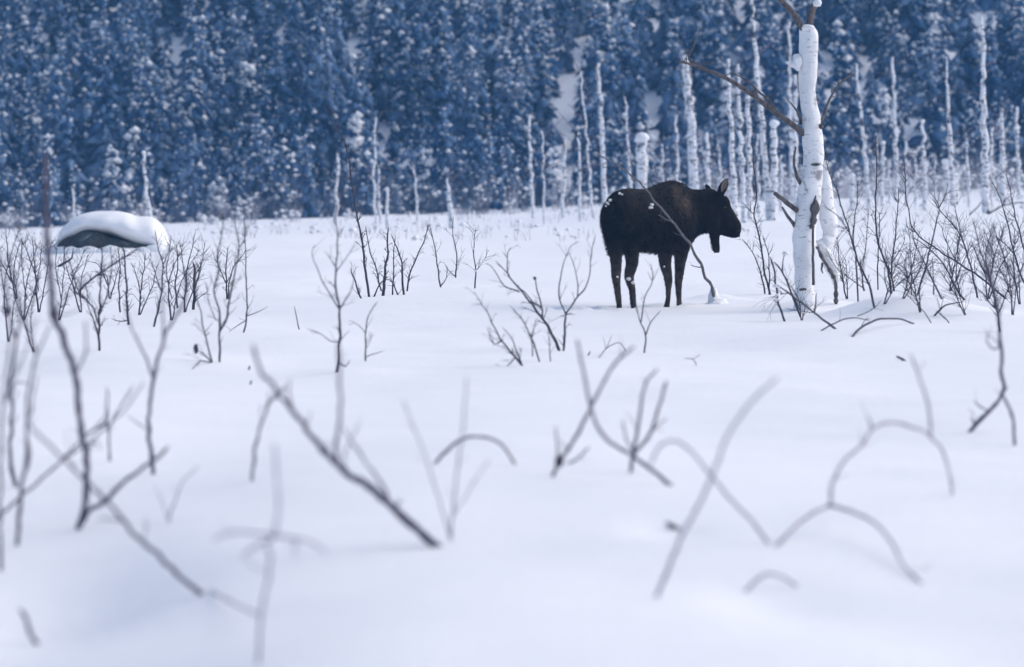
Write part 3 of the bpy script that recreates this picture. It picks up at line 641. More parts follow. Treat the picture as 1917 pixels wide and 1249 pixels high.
def far_birch(pts, w0, w1, cap, tw, label, i):
    bx, by = pts[-1]; Dg = hit(bx, by)
    D = min(max(Dg, 96), 118 + i * 7 % 16)
    base = P(bx, by, D); base[2] = float(ground(base[0], base[1])); bt = tuple(base)
    root = empty('birch_tree' if w1 >= 6.5 else 'birch_sapling', bt, label, 'tree', 'birch trunks at the edge of the wood')
    S = spline(np.array(pts[::-1], float), 9); t = np.linspace(0, 1, len(S)); sd = random.random() * 60
    W = np.array([P(x, y, D) for x, y in S]); W[:, 0] += .02 * np.array([noise.noise(Vector((sd, k * .5, 0))) for k in range(len(W))]) * 4
    W[:, 1] += (t * .25 * random.uniform(-1, 1)) * (W[-1, 2] - W[0, 2]) * .3
    r = (w1 + (w0 - w1) * t) / 2 * D / FPX
    r = r * (1 + .16 * np.array([noise.noise(Vector((sd, k * .9, 4))) for k in range(len(W))]))
    W = np.vstack([[base[0], base[1], base[2] - .3], W]); r = np.concatenate([[r[0]], r])
    mb = MB(); mb.tube(W, r, 9, rough=.07); mb.build('trunk', 'far_birch', root, bt)
    if cap:
        mb = MB(); mb.lump(W[-1] + np.array([0, 0, r[-1] * .35]), r[-1] * 1.4, (1.12, 1.1, .85), .22, 2); mb.build('snow_cap', 'clump_snow', root, bt)
    # snow caught on the bark
    sn = MB()
    for _ in range(max(2, int(len(W) * .28))):
        k = random.randint(1, len(W) - 2); a = random.uniform(0, 6.28); rr = r[k]
        sn.lump(W[k] + np.array([math.cos(a), math.sin(a), 0]) * rr * .8, rr * random.uniform(.35, .6), (1.1, 1.1, 1.3), .35, 1)
    sn.build('plastered_snow', 'clump_snow', root, bt)['kind'] = 'stuff'
    if tw:
        tb = MB()
        for _ in range(random.randint(8, 15)):
            k = random.randint(len(W) // 4, len(W) - 1); a = random.uniform(0, 6.28); l = random.uniform(.25, .9); p = W[k]
            up = random.uniform(.1, .9); q = [p]
            for c in range(3): q.append(q[-1] + np.array([math.cos(a), math.sin(a), up]) * l / 3 + RNG.normal(0, .03, 3))
            tb.tube(np.array(q), np.array([1, .8, .55, .3]) * random.choice((.010, .012, .022)), 4)
        tb.build('fine_twigs', 'pale_willow', root, bt)['kind'] = 'stuff'
    return root
for i, a in enumerate(FAR): far_birch(*a, i)
for px, py, r, host in ((1422, 172, 9, 2), (1732, 338, 8, 11)):
    pass

# ------------------------------------------------------------------ snow-capped boulder
def boulder():
    D = hit(200, 470); base = P(205, 466, D); base[2] = float(ground(base[0], base[1])); bt = tuple(base); k = D / FPX
    root = empty('boulder', bt, 'dark boulder under a thick rounded cap of snow at the left', 'boulder')
    def prof(poly, y0, y1, name, m, amp, depthf):
        # poly: (px, top, bottom) -> elliptical section rings along x
        S = spline(np.array(poly, float), 5); rings = []; sides = 22; ang = np.linspace(0, 2 * math.pi, sides, endpoint=False)
        for i, (x, a, b) in enumerate(S):
            c = P(x, (a + b) / 2, D); hh = max(.5, (b - a) / 2) * k; dep = (y0 + y1 * math.sin(math.pi * min(1, max(0.02, i / (len(S) - 1)))) ** .5)
            nn = 1 + amp * np.array([noise.noise(Vector((math.cos(t) * 1.5, math.sin(t) * 1.5, i * .18))) for t in ang])
            rings.append(c + (np.sin(ang) * hh * nn)[:, None] * np.array([0, 0, 1]) + (np.cos(ang) * dep * nn)[:, None] * np.array([0, 1, 0]) + np.array([0, depthf, 0]))
        v = np.vstack(rings); f = []
        for i in range(len(S) - 1):
            for j in range(sides): j2 = (j + 1) % sides; f.append((i * sides + j, i * sides + j2, (i + 1) * sides + j2, (i + 1) * sides + j))
        f.append(tuple(range(sides))[::-1]); f.append(tuple((len(S) - 1) * sides + j for j in range(sides)))
        mb = MB(); mb.add(v, f); mb.build(name, m, root, bt)
    prof([(117, 453, 464), (122, 449, 480), (135, 440, 484), (150, 431, 484), (165, 427, 486), (182, 426, 484), (195, 429, 482), (208, 437, 480), (225, 445, 478), (245, 452, 472), (262, 455, 466), (288, 455, 460)], .12, .55, 'rock', 'rock', .45, 0)
    prof([(103, 452, 474), (107, 442, 470), (113, 430, 460), (122, 420, 455), (140, 407, 446), (160, 399, 437), (185, 395.5, 436), (215, 396, 444), (238, 400, 452), (255, 406, 460), (275, 405, 466), (290, 409, 470), (300, 420, 474), (308, 438, 476), (314, 460, 478)], .15, .85, 'snow_cap', 'clump_snow', .10, .30)
boulder()
def skirt():
    D = hit(200, 470); b = P(205, 474, D); mb = MB()
    for px, dy, r in ((104, .25, .16), (118, .5, .15), (134, .72, .17), (152, .85, .12), (168, .8, .16), (188, .85, .10), (206, .8, .18), (228, .72, .14), (248, .6, .13), (268, .5, .17), (290, .45, .2), (312, .3, .22)):
        x = P(px, 470, D - dy)[0]; mb.lump((x, D - dy, float(ground(x, D - dy)) - .02), r, (1.6, 1.2, .75 + .4 * random.random()), .35, 2)
    tag(mb.build('snow_bank', 'clump_snow', None, tuple(b)), 'low uneven snow bank drifted along the front of the boulder', 'snow bank')
skirt()

# ------------------------------------------------------------------ shrubs in the middle distance
G = 'bare willow shrubs on the meadow'
woody('willow_shrub', 'tall single-stemmed bare shrub left of centre with low forked foot', 'shrub', [
 ([(630, 697), (634, 677), (635, 640), (635, 605), (634, 577), (630, 543), (629, 502), (632, 451), (628, 413), (630, 380)], 8, 2),
 ([(634, 577), (607, 533), (594, 502), (584, 474), (590, 458)], 4, 1.6), ([(635, 580), (653, 551), (661, 528), (665, 505)], 4, 1.6),
 ([(635, 640), (622, 640), (599, 624), (574, 615)], 3, 1.5), ([(634, 677), (648, 687), (655, 674)], 4.5, 2), ([(630, 508), (650, 480), (668, 451)], 2.5, 1.2),
 ([(631, 444), (645, 423)], 2.5, 1.2), ([(629, 500), (607, 469)], 2.5, 1.2)], twigs=2.2, group=G)
woody('willow_shrub', 'small leaning twig shrub just right of the tall single-stemmed shrub', 'shrub', [
 ([(684, 676), (685, 626), (689, 592), (707, 564)], 4.5, 2), ([(684, 623), (672, 608), (653, 600)], 2.4, 1.2), ([(684, 670), (694, 664), (720, 656)], 2.6, 1.2)], twigs=2, group=G)
woody('willow_shrub', 'dense clump of dark upright stems left of centre with one very tall stem', 'shrub', [
 ([(691, 556), (682, 490), (676, 441), (668, 400), (649, 282), (630, 235), (613, 193)], 6.5, 2), ([(717, 554), (720, 515), (725, 477), (727, 426)], 8, 3), ([(714, 545), (702, 497), (691, 464), (684, 423)], 4, 2),
 ([(755, 543), (753, 502), (745, 467), (732, 438)], 6, 2), ([(762, 545), (768, 510), (784, 474), (796, 444), (802, 418)], 4.5, 2), ([(676, 559), (661, 515), (657, 504)], 5, 3), ([(735, 545), (737, 510), (737, 477), (740, 440)], 4, 1.6),
 ([(700, 556), (712, 530), (722, 524)], 4, 2), ([(745, 552), (735, 530), (728, 522)], 4, 2)], twigs=8, tw_len=(6, 22), group=G)
woody('willow_shrub', 'slim bare shrub right of the dense dark clump', 'shrub', [([(825, 538), (817, 482), (811, 450), (804, 420)], 4.5, 1.6), ([(825, 536), (835, 520), (838, 500)], 2.5, 1.2)], twigs=5, group=G)
woody('willow_shrub', 'slim bare shrub with a thin upright tip at the centre', 'shrub', [([(853, 520), (855, 485), (848, 438), (849, 405)], 4, 1.4), ([(853, 518), (840, 505), (830, 490)], 2.4, 1.2)], twigs=4, group=G)
woody('willow_shrub', 'snow-footed slender shrub nearest the centre line of the meadow', 'shrub', [([(889, 540), (891, 508), (886, 474), (891, 426)], 4, 1.4), ([(890, 508), (905, 490), (914, 470)], 2.2, 1.2)], twigs=5, snow=6, group=G)
woody('willow_shrub', 'single pale upright stem with a right-hand twig, left of centre', 'shrub', [([(456, 623), (462, 592), (461, 528), (459, 451), (457, 400)], 4.5, 1.6), ([(461, 592), (480, 586), (502, 574)], 2.6, 1.2), ([(460, 600), (440, 612), (428, 622)], 2.4, 1.2)], twigs=3, group=G)
woody('willow_shrub', 'straight short twig standing alone in the snow left of centre', 'twig', [([(560, 617), (556, 598), (551, 573)], 3, 2)])
r, _ = woody('willow_shrub', 'many-stemmed tall shrub carrying a dark cone-like gall at its left foot', 'shrub', [
 ([(411, 678), (411, 636), (411, 596), (404, 560), (400, 542), (410, 506), (407, 470), (415, 440), (419, 396)], 6, 2), ([(397, 679), (385, 630), (375, 583), (366, 540), (365, 500)], 4.5, 2), ([(411, 620), (423, 599), (431, 554), (442, 500), (447, 464), (441, 426), (439, 402)], 6, 2),
 ([(447, 464), (458, 449), (462, 420)], 3, 1.5), ([(397, 679), (382, 664), (371, 656)], 4, 3), ([(397, 679), (378, 676), (371, 679), (359, 692)], 3.5, 2, 'g'), ([(405, 600), (392, 570), (386, 530)], 3, 1.4)], twigs=6, group=G)
blob(r, [(367, 653, r['base_D'] - .05, 4.5, (1, 1, 2.0))], 'willow', 'gall')
r, _ = woody('willow_shrub', 'dark rough-stemmed shrub in front of the boulder with a long slanting branch', 'shrub', [
 ([(186, 657), (186, 620), (186, 596), (189, 532), (191, 480), (188, 440)], 7, 2), ([(186, 610), (172, 575), (147, 542), (135, 510), (128, 480)], 5, 2), ([(160, 560), (147, 548), (175, 520), (205, 500), (223, 488), (259, 465)], 5.5, 3), ([(186, 590), (200, 550), (210, 500), (206, 460)], 4, 1.6), ([(186, 640), (176, 600), (165, 570), (160, 520)], 4, 1.6)], twigs=11, tw_len=(8, 26), group=G)
woody('willow_shrub', 'pair of thick dark rough stems just right of the boulder shrub', 'shrub', [([(241, 608), (238, 560), (233, 483), (228, 455)], 7, 3), ([(225, 585), (222, 540), (225, 500), (220, 460)], 5, 2), ([(241, 600), (225, 602), (208, 596)], 3.5, 2)], twigs=9, tw_len=(6, 22), group=G)
woody('willow_shrub', 'forked bare shrub below the right end of the boulder', 'shrub', [([(288, 612), (298, 570), (302, 547), (305, 496), (296, 465), (290, 430)], 5.5, 2), ([(302, 545), (290, 510), (278, 480)], 3, 1.4), ([(304, 500), (316, 470), (320, 440)], 3, 1.4)], twigs=8, group=G)
woody('willow_shrub', 'short thick dark stub stem right of the boulder', 'shrub', [([(362, 580), (364, 557), (364, 511), (361, 490)], 8, 5), ([(364, 540), (375, 510), (380, 480)], 3, 1.4), ([(330, 555), (328, 530), (333, 496), (330, 455)], 4.5, 2)], twigs=8, group=G)
woody('broken_bough', 'short broken dark branch angled below the left end of the boulder', 'branch', [([(108, 500), (120, 492), (136, 483), (137, 464)], 7, 3)], D=None)
LG = 'bare shrubs crowding the left edge of the meadow'
ORD = ['first', 'second', 'third', 'fourth', 'fifth', 'sixth', 'seventh', 'eighth', 'ninth', 'tenth', 'eleventh', 'last']
for k, (bx, by, tx, ty) in enumerate(sorted([(15, 640, 22, 420), (44, 600, 60, 430), (72, 585, 64, 425), (110, 600, 130, 440), (150, 585, 140, 450), (30, 560, 8, 430), (260, 590, 268, 470), (320, 600, 345, 440), (205, 560, 196, 470), (345, 585, 352, 430), (425, 560, 430, 440), (62, 660, 40, 500)])):
    mx = (bx + tx) / 2 + random.uniform(-8, 8); my = (by + ty) / 2
    woody('willow_shrub', 'thin bare willow shrub in the left-edge tangle, %s of twelve counting from the left edge' % ORD[k], 'shrub', [([(bx, by), (mx + random.uniform(-9, 9), my), (tx + random.uniform(-16, 16), ty + random.uniform(-10, 60))], random.uniform(3.4, 7), 1.6),
      ([(bx + 2, by), (mx + 14, my + 10), (tx + random.uniform(18, 34), ty + 25)], 3.6, 1.4), ([((bx + mx) / 2, (by + my) / 2), (mx - 14, my - 14), (tx - random.uniform(15, 30), ty + 20)], 3.2, 1.4)], twigs=10, tw_len=(8, 30), group=LG)
r, _ = woody('willow_shrub', 'V-shaped dark bush with wide forks in front of the moose', 'shrub', [
 ([(1047, 657), (1031, 619), (1016, 598), (990, 564), (973, 542), (954, 516), (949, 482), (957, 462)], 8.5, 2), ([(954, 516), (940, 502), (927, 488)], 3.5, 2), ([(973, 547), (944, 535), (920, 499), (908, 494)], 3.6, 1.6),
 ([(1016, 598), (1014, 576), (999, 567), (980, 543), (971, 540)], 4.5, 2), ([(1014, 576), (1007, 545), (1002, 521)], 4, 2.5), ([(1055, 657), (1057, 620), (1059, 588)], 6, 5), ([(1059, 588), (1047, 555), (1050, 516), (1064, 469), (1083, 451)], 4, 1.4),
 ([(1059, 588), (1079, 559), (1100, 530), (1107, 475), (1115, 437)], 4.5, 1.4), ([(1081, 555), (1081, 521), (1073, 495), (1065, 470)], 3.2, 1.4), ([(1059, 590), (1068, 588), (1074, 589)], 3, 1.5), ([(1059, 590), (1049, 592)], 3, 1.5), ([(949, 482), (940, 470)], 2, 1)], twigs=2.2, group=G)
blob(r, [(1001, 521, r['base_D'], 3.2, (1, .8, 1.1)), (970, 537, r['base_D'], 2.6, (.8, .8, 1.2))], 'willow', 'gall')
woody('willow_shrub', 'low sprawling twig bush left of the V-shaped bush', 'shrub', [
 ([(978, 685), (963, 667), (937, 634), (922, 605), (913, 586), (886, 545)], 6, 1.4), ([(976, 680), (958, 634), (940, 612)], 4.5, 1.4), ([(966, 668), (950, 685), (925, 700)], 3, 1.4), ([(1004, 658), (992, 624), (975, 595), (954, 571)], 4.5, 1.4), ([(997, 667), (996, 629), (1004, 595)], 3.5, 1.4), ([(940, 636), (928, 645), (920, 635), (912, 612)], 3.6, 1.6), ([(1030, 670), (1028, 640), (1024, 610)], 3, 1.4)], twigs=7, tw_len=(8, 26), group=G)
woody('willow_shrub', 'slender forked shrub standing in front of the moose legs', 'shrub', [
 ([(1206, 661), (1209, 627), (1199, 603), (1192, 580), (1184, 555)], 4.5, 1.6), ([(1200, 603), (1208, 555), (1222, 523), (1218, 492)], 3.6, 1.4), ([(1209, 627), (1218, 605), (1237, 581)], 3.6, 1.6), ([(1221, 526), (1234, 500)], 2, 1), ([(1221, 527), (1212, 508)], 2, 1)], twigs=1.5, group=G)
woody('arched_twig', 'low arched twig lying right of the V-shaped bush', 'twig', [([(1121, 670), (1134, 655), (1148, 645), (1160, 642), (1172, 657)], 3, 2, 'g'), ([(1134, 655), (1129, 630)], 1.8, 1), ([(1136, 652), (1146, 625)], 1.8, 1)], 'pale_willow')
woody('leaning_pole', 'grey dead sapling leaning left across the moose flank', 'dead sapling', [
 ([(1340, 568), (1334, 545), (1328, 530), (1311, 495), (1290, 457), (1268, 427), (1241, 394), (1211, 356), (1186, 332), (1164, 315), (1140, 300), (1112, 286)], 9.5, 3),
 ([(1256, 412), (1246, 410), (1232, 402)], 6.5, 4), ([(1313, 500), (1303, 499), (1292, 496)], 3.5, 2), ([(1186, 332), (1184, 310), (1178, 288)], 2.5, 1.2), ([(1160, 312), (1130, 312), (1110, 300)], 2, 1)], 'grey_wood', lean=-4.2, twigs=.6, snow=0, sides=8)
mbs = MB(); pc = P(1338, 562, hit(1340, 568) - .1); mbs.lump(pc + np.array([-.02, -.02, .02]), .075, (.9, .9, 2.2), .35, 3); mbs.lump(pc - np.array([-.03, .03, .11]), .15, (1.3, 1.2, .8), .35, 3); tag(mbs.build('snow_lump', 'clump_snow', None, tuple(pc)), 'small snow lump heaped around the foot of the leaning grey sapling', 'snow lump')
woody('willow_shrub', 'tall bare shrub with upright stems between the moose muzzle and large birch', 'shrub', [
 ([(1442, 552), (1432, 510), (1429, 493), (1423, 450), (1412, 401), (1416, 372), (1412, 320), (1409, 262)], 5.5, 1.8), ([(1432, 550), (1423, 507), (1406, 467), (1389, 447)], 4.5, 1.6), ([(1440, 552), (1440, 500), (1437, 470), (1427, 441)], 4, 1.8), ([(1412, 402), (1400, 390), (1390, 378)], 2.2, 1.2)], twigs=7, tw_len=(8, 26), group=G)
woody('willow_shrub', 'knotty broken stem leaning at the left foot of the large birch', 'shrub', [([(1469, 602), (1458, 568), (1449, 507), (1442, 481)], 6, 4), ([(1478, 540), (1470, 520), (1462, 506), (1449, 490)], 5, 3), ([(1464, 510), (1466, 490), (1470, 476)], 3, 1.6)], twigs=3, tw_len=(6, 16), snow=4, group=G)
woody('fallen_twig', 'long thin branch slanting down in front of the large birch foot', 'branch', [([(1564, 616), (1524, 585), (1490, 559), (1455, 533)], 6, 2), ([(1524, 585), (1498, 583), (1470, 577)], 2.4, 1.4), ([(1524, 585), (1527, 562), (1529, 548)], 5, 2)], twigs=1)
woody('arched_bough', 'dark arched branch over the snow hump right of the large birch', 'branch', [([(1596, 631), (1606, 618), (1619, 608), (1648, 597), (1683, 597), (1712, 606)], 6.5, 3.5, 'g'), ([(1556, 608), (1580, 599), (1599, 595), (1628, 601)], 3.4, 2), ([(1605, 592), (1635, 578), (1650, 562)], 2.4, 1.4)], twigs=1)
woody('willow_shrub', 'tall left-leaning shrub immediately right of the large birch', 'shrub', [
 ([(1637, 576), (1625, 528), (1608, 493), (1590, 435), (1570, 369), (1552, 320), (1545, 280)], 6, 2), ([(1605, 532), (1602, 481), (1597, 435), (1604, 380), (1606, 340)], 4.5, 1.6), ([(1618, 545), (1612, 510), (1610, 480)], 5, 2), ([(1590, 435), (1570, 405), (1540, 385)], 2.6, 1.4), ([(1617, 540), (1590, 520), (1565, 500), (1545, 462)], 2.8, 1.4), ([(1612, 505), (1620, 470), (1624, 420), (1626, 390)], 3, 1.4)], twigs=6, tw_len=(10, 34), group=G)
woody('willow_shrub', 'upright many-tipped shrub, second shrub right of the large birch', 'shrub', [
 ([(1668, 550), (1663, 507), (1645, 458), (1639, 406), (1641, 320), (1640, 250)], 5.5, 2), ([(1668, 520), (1670, 490), (1677, 435), (1681, 378), (1683, 350)], 4.5, 1.6), ([(1674, 545), (1668, 515), (1662, 490)], 4.5, 2), ([(1643, 512), (1644, 470), (1647, 430), (1646, 395)], 3.5, 1.6), ([(1681, 380), (1672, 362)], 2, 1), ([(1670, 492), (1690, 460), (1694, 440)], 2.4, 1.2)], twigs=7, group=G)
woody('willow_shrub', 'long-stemmed shrub bowing far left from the right edge', 'shrub', [
 ([(1884, 560), (1870, 548), (1830, 516), (1755, 467), (1712, 432), (1697, 372), (1694, 329), (1692, 290)], 5.5, 1.8), ([(1841, 606), (1795, 548), (1769, 499), (1735, 462), (1703, 441)], 6, 1.8), ([(1712, 434), (1698, 425), (1696, 405)], 2.6, 1.4), ([(1790, 490), (1770, 450), (1762, 420)], 2.6, 1.4)], twigs=5, tw_len=(12, 40), group=G)
woody('willow_shrub', 'crossing-stemmed shrub with forked top among the right-hand thicket', 'shrub', [
 ([(1763, 560), (1743, 519), (1725, 480), (1714, 458), (1705, 420)], 4.5, 1.6), ([(1723, 533), (1740, 473), (1752, 420), (1758, 389), (1740, 357)], 5, 1.8), ([(1758, 389), (1768, 370), (1776, 340)], 3, 1.4), ([(1748, 552), (1747, 510), (1745, 480)], 3.4, 1.6), ([(1706, 552), (1706, 500), (1702, 440), (1698, 420)], 3, 1.4)], twigs=6, tw_len=(10, 34), group=G)
woody('willow_shrub', 'tall bare shrub leaning left at the middle of the right-hand thicket', 'shrub', [
 ([(1830, 558), (1822, 520), (1812, 481), (1795, 435), (1763, 398), (1745, 370)], 5, 1.8), ([(1812, 482), (1800, 440), (1790, 400), (1786, 380)], 3.4, 1.4), ([(1852, 615), (1848, 570), (1845, 520), (1830, 481), (1818, 450)], 4.6, 1.8), ([(1797, 550), (1790, 510), (1794, 470), (1798, 440)], 3.2, 1.4)], twigs=8, tw_len=(10, 36), group=G)
woody('willow_shrub', 'dark tangled shrub with the thickest twigs near the right edge', 'shrub', [
 ([(1872, 622), (1866, 580), (1853, 522), (1838, 476), (1826, 430), (1820, 410)], 7, 2), ([(1866, 580), (1830, 540), (1812, 520)], 3.6, 1.8), ([(1853, 525), (1860, 480), (1850, 450), (1840, 425)], 4, 1.6), ([(1868, 590), (1887, 540), (1880, 515), (1866, 508)], 4, 2), ([(1887, 540), (1917, 525)], 3.2, 1.6), ([(1853, 520), (1834, 495), (1822, 460)], 4, 1.6)], twigs=11, tw_len=(10, 36), group=G)
woody('willow_shrub', 'steeply leaning tall shrub cut by the right edge', 'shrub', [
 ([(1930, 545), (1917, 528), (1898, 476), (1882, 400), (1870, 365), (1856, 338)], 5, 1.8), ([(1930, 480), (1917, 465), (1905, 421), (1888, 343), (1884, 325)], 4.5, 1.6), ([(1898, 476), (1880, 455), (1860, 440)], 2.6, 1.4), ([(1925, 600), (1900, 560), (1880, 540)], 4, 2)], twigs=6, tw_len=(12, 40), group=G)
for k, (bx, by, tx, ty) in enumerate(sorted([(1585, 560, 1566, 440), (1690, 560, 1722, 430), (1722, 585, 1700, 470), (1778, 545, 1800, 430), (1806, 590, 1776, 470), (1850, 560, 1880, 420), (1895, 590, 1868, 450), (1908, 570, 1900, 430), (1655, 570, 1690, 470), (1500, 600, 1470, 520)])):
    mx = (bx + tx) / 2 + random.uniform(-10, 10); my = (by + ty) / 2
    woody('willow_shrub', 'wispy low willow in the right-hand thicket, %s of ten counting rightward from the large birch' % ORD[k], 'shrub', [([(bx, by), (mx, my), (tx, ty)], random.uniform(3, 4.6), 1.4),
      ([(bx + 2, by), (mx + 12, my + 12), (tx + random.uniform(14, 40), ty + random.uniform(10, 50))], 3.2, 1.3), ([((bx + mx) / 2, (by + my) / 2), (mx - 14, my - 10), (tx - random.uniform(15, 36), ty + random.uniform(5, 40))], 3.0, 1.3)], twigs=10, tw_len=(14, 56), group='wispy willows in the right-hand thicket')
woody('fallen_twig', 'low bent branch lying on snow below the right-hand thicket', 'branch', [([(1749, 592), (1760, 580), (1772, 571), (1801, 566)], 5, 2.5), ([(1784, 624), (1776, 605), (1770, 595), (1752, 582)], 3.6, 2), ([(1748, 612), (1735, 592), (1712, 566), (1690, 545)], 3, 1.4)], twigs=2)
woody('fallen_bough', 'dark fallen branch arching on far snow near the thickest right-hand birch', 'branch', [([(1845, 405), (1856, 398), (1876, 386), (1900, 380), (1925, 378)], 4.5, 2), ([(1812, 407), (1822, 396), (1833, 384), (1838, 376)], 4, 2), ([(1876, 386), (1890, 366), (1905, 356)], 2.4, 1.4)], 'willow', D=112, twigs=1)

# ------------------------------------------------------------------ out-of-focus branches in the foreground
FG = 'bare branches sticking out of the near snow'
woody('fallen_bough', 'thickest dark branch slanting from the upper left to the centre foreground', 'branch', [
 ([(818, 1024), (790, 1000), (750, 963), (700, 918), (640, 878), (605, 843), (560, 783), (520, 735), (485, 688), (474, 645)], 26, 8), ([(634, 872), (628, 845), (634, 800), (638, 760), (634, 690), (634, 640)], 11, 6), ([(724, 936), (722, 919), (673, 849), (640, 798)], 9, 4), ([(648, 880), (645, 852), (671, 793)], 5, 3), ([(548, 770), (540, 735), (543, 708)], 7, 4)], sides=9, crook=.6, drift=.15, group=FG)
woody('bent_twig', 'thin twig bending down beside the top of the thickest foreground branch', 'twig', [([(472, 900), (478, 845), (488, 793), (506, 754), (535, 722)], 9, 6), ([(506, 754), (503, 735)], 5, 3)], sides=8, group=FG)
woody('crossed_sapling', 'blurred upright stem with drooping cross branches at the bottom left', 'branch', [
 ([(484, 1245), (486, 1190), (490, 1145), (497, 1110), (506, 1050), (500, 1018), (514, 1003), (521, 944), (514, 830)], 14, 9), ([(514, 1004), (457, 996), (425, 999), (399, 1010)], 12, 8), ([(514, 1004), (561, 1008), (590, 1020), (611, 1036)], 12, 8), ([(500, 1012), (485, 1018), (453, 1042)], 12, 10), ([(487, 1152), (431, 1127), (395, 1105)], 9, 8, 'g'), ([(556, 1008), (550, 1050)], 7, 4), ([(505, 1075), (480, 1065), (455, 1042)], 4, 3)], 'pale_stick', sides=9, crook=.6, drift=.15, group=FG)
woody('fallen_bough', 'long straight branch slanting down to the right at lower left', 'branch', [([(380, 1114), (334, 1077), (298, 1041), (259, 1009), (230, 973), (198, 937), (119, 859), (65, 807), (50, 785)], 14, 7), ([(230, 975), (205, 972), (180, 975)], 6, 3)], sides=9, crook=.6, drift=.2, group=FG)
woody('fallen_bough', 'branch rising rightward from the left edge across the long slanting one', 'branch', [([(-30, 990), (0, 965), (43, 926), (119, 859), (154, 822), (195, 785), (202, 735)], 9, 5), ([(119, 860), (165, 830), (230, 770), (270, 715)], 6, 4)], sides=8, crook=.7, drift=.2, group=FG)
r, _ = woody('tall_sapling', 'tall dark sapling with a knot, rising at the left past the boulder', 'sapling', [
 ([(146, 992), (158, 945), (163, 880), (161, 850), (150, 788), (141, 705), (122, 644), (102, 590), (96, 532), (90, 480), (86, 400), (84, 290)], 12, 12), ([(146, 988), (170, 955), (198, 937), (234, 900), (284, 865), (316, 836)], 10, 6), ([(102, 590), (118, 560), (140, 545), (160, 520)], 4, 2), ([(141, 700), (160, 660), (160, 600)], 5, 3), ([(100, 575), (120, 590), (155, 575)], 3, 2)], sides=9, crook=.6, drift=.12, scale_w=1.0, twigs=.6, group=FG)
blob(r, [(99, 588, r['base_D'], 8, (.9, .9, 1.5))], 'willow', 'knot')
woody('tall_sapling', 'dark upright stem near the left edge joining the knotted sapling', 'sapling', [([(32, 1022), (40, 919), (48, 861), (51, 788), (54, 724), (69, 666), (96, 606)], 13, 5), ([(69, 668), (52, 610), (36, 560)], 6, 3), ([(57, 780), (64, 730), (70, 700)], 6, 4), ([(50, 880), (56, 850), (52, 815)], 7, 5)], sides=9, crook=.6, drift=.12, twigs=.8, group=FG)
r, _ = woody('tall_sapling', 'crooked dark stem second from the left edge', 'sapling', [([(30, 912), (22, 880), (18, 850), (23, 772), (18, 724), (30, 650), (36, 600), (26, 520), (14, 470)], 12, 5), ([(22, 740), (32, 715), (50, 718)], 5, 3), ([(32, 640), (14, 580), (10, 520)], 6, 3)], sides=9, crook=.6, drift=.12, twigs=1.5, group=FG)
blob(r, [(14, 582, r['base_D'], 8, (1, .9, 1.3))], 'willow', 'knot')
woody('tall_sapling', 'stem hugging the left edge of the picture', 'sapling', [([(2, 1070), (0, 980), (1, 880), (5, 790), (8, 720), (20, 640), (14, 560), (4, 480)], 10, 5), ([(6, 760), (30, 700), (55, 640), (70, 590)], 6, 3)], sides=9, crook=.6, drift=.1, twigs=1, group=FG)
woody('forked_sapling', 'dark forked sapling at left with a Y-shaped top', 'sapling', [
 ([(287, 888), (285, 860), (279, 807), (282, 756), (288, 708), (304, 641), (336, 580), (349, 551), (345, 500)], 13, 6), ([(286, 705), (263, 647), (243, 606), (234, 565)], 7, 4), ([(306, 636), (303, 548), (293, 470)], 6, 3), ([(279, 808), (262, 795), (238, 778)], 4, 2.5)], sides=9, crook=.7, drift=.15, twigs=.8, group=FG)
woody('bent_twig', 'short upright twig between the knotted sapling and the forked sapling', 'twig', [([(206, 864), (203, 820), (202, 788), (200, 724)], 7, 4), ([(203, 800), (222, 765), (250, 720)], 5, 3), ([(202, 790), (178, 805), (150, 818)], 6, 4)], sides=8, group=FG)
woody('forked_twig', 'faint small V-shaped twig in the snow at lower left', 'twig', [([(315, 980), (330, 930), (345, 901), (374, 872)], 8, 4), ([(313, 972), (300, 930), (288, 906)], 5, 3)], 'pale_stick', sides=8, group=FG)
woody('stick_end', 'short blurred stick end in the bottom left corner', 'stick', [([(72, 1208), (54, 1178), (36, 1140)], 13, 10)], sides=9, group=FG)
woody('forked_sapling', 'pale blurred stems fanning up from one foot at bottom centre', 'branch', [([(843, 1014), (850, 940), (857, 870), (867, 803), (874, 705)], 10, 6), ([(842, 1005), (828, 955), (800, 866), (775, 800), (754, 748)], 8, 5), ([(850, 960), (863, 944), (890, 900), (916, 858)], 6, 4)], 'pale_stick', sides=9, crook=.5, drift=.1, group=FG)
woody('arched_bough', 'thin arch-shaped twig with its ends in the snow at centre', 'twig', [([(813, 869), (839, 842), (867, 822), (898, 817), (937, 831), (965, 870)], 9, 7, 'g')], sides=8, crook=.4, group=FG)
woody('curved_bough', 'curved blurred branch sweeping from the moose foreground down to the right', 'branch', [([(1257, 910), (1220, 880), (1183, 853), (1137, 823), (1111, 781), (1094, 705), (1080, 635)], 11, 7)], sides=9, crook=.4, drift=.1, group=FG)
r, _ = woody('curved_bough', 'blurred branch rising right from a dark foot, crossing the curved one', 'branch', [([(1034, 893), (1047, 866), (1082, 811), (1116, 743), (1149, 684), (1188, 648)], 11, 7), ([(1045, 862), (1043, 830), (1040, 798)], 6, 4), ([(1062, 868), (1080, 860), (1104, 835)], 6, 4)], sides=9, crook=.4, drift=.1, group=FG)
blob(r, [(1047, 864, r['base_D'], 8, (1, 1, 1.5))], 'willow', 'knot')
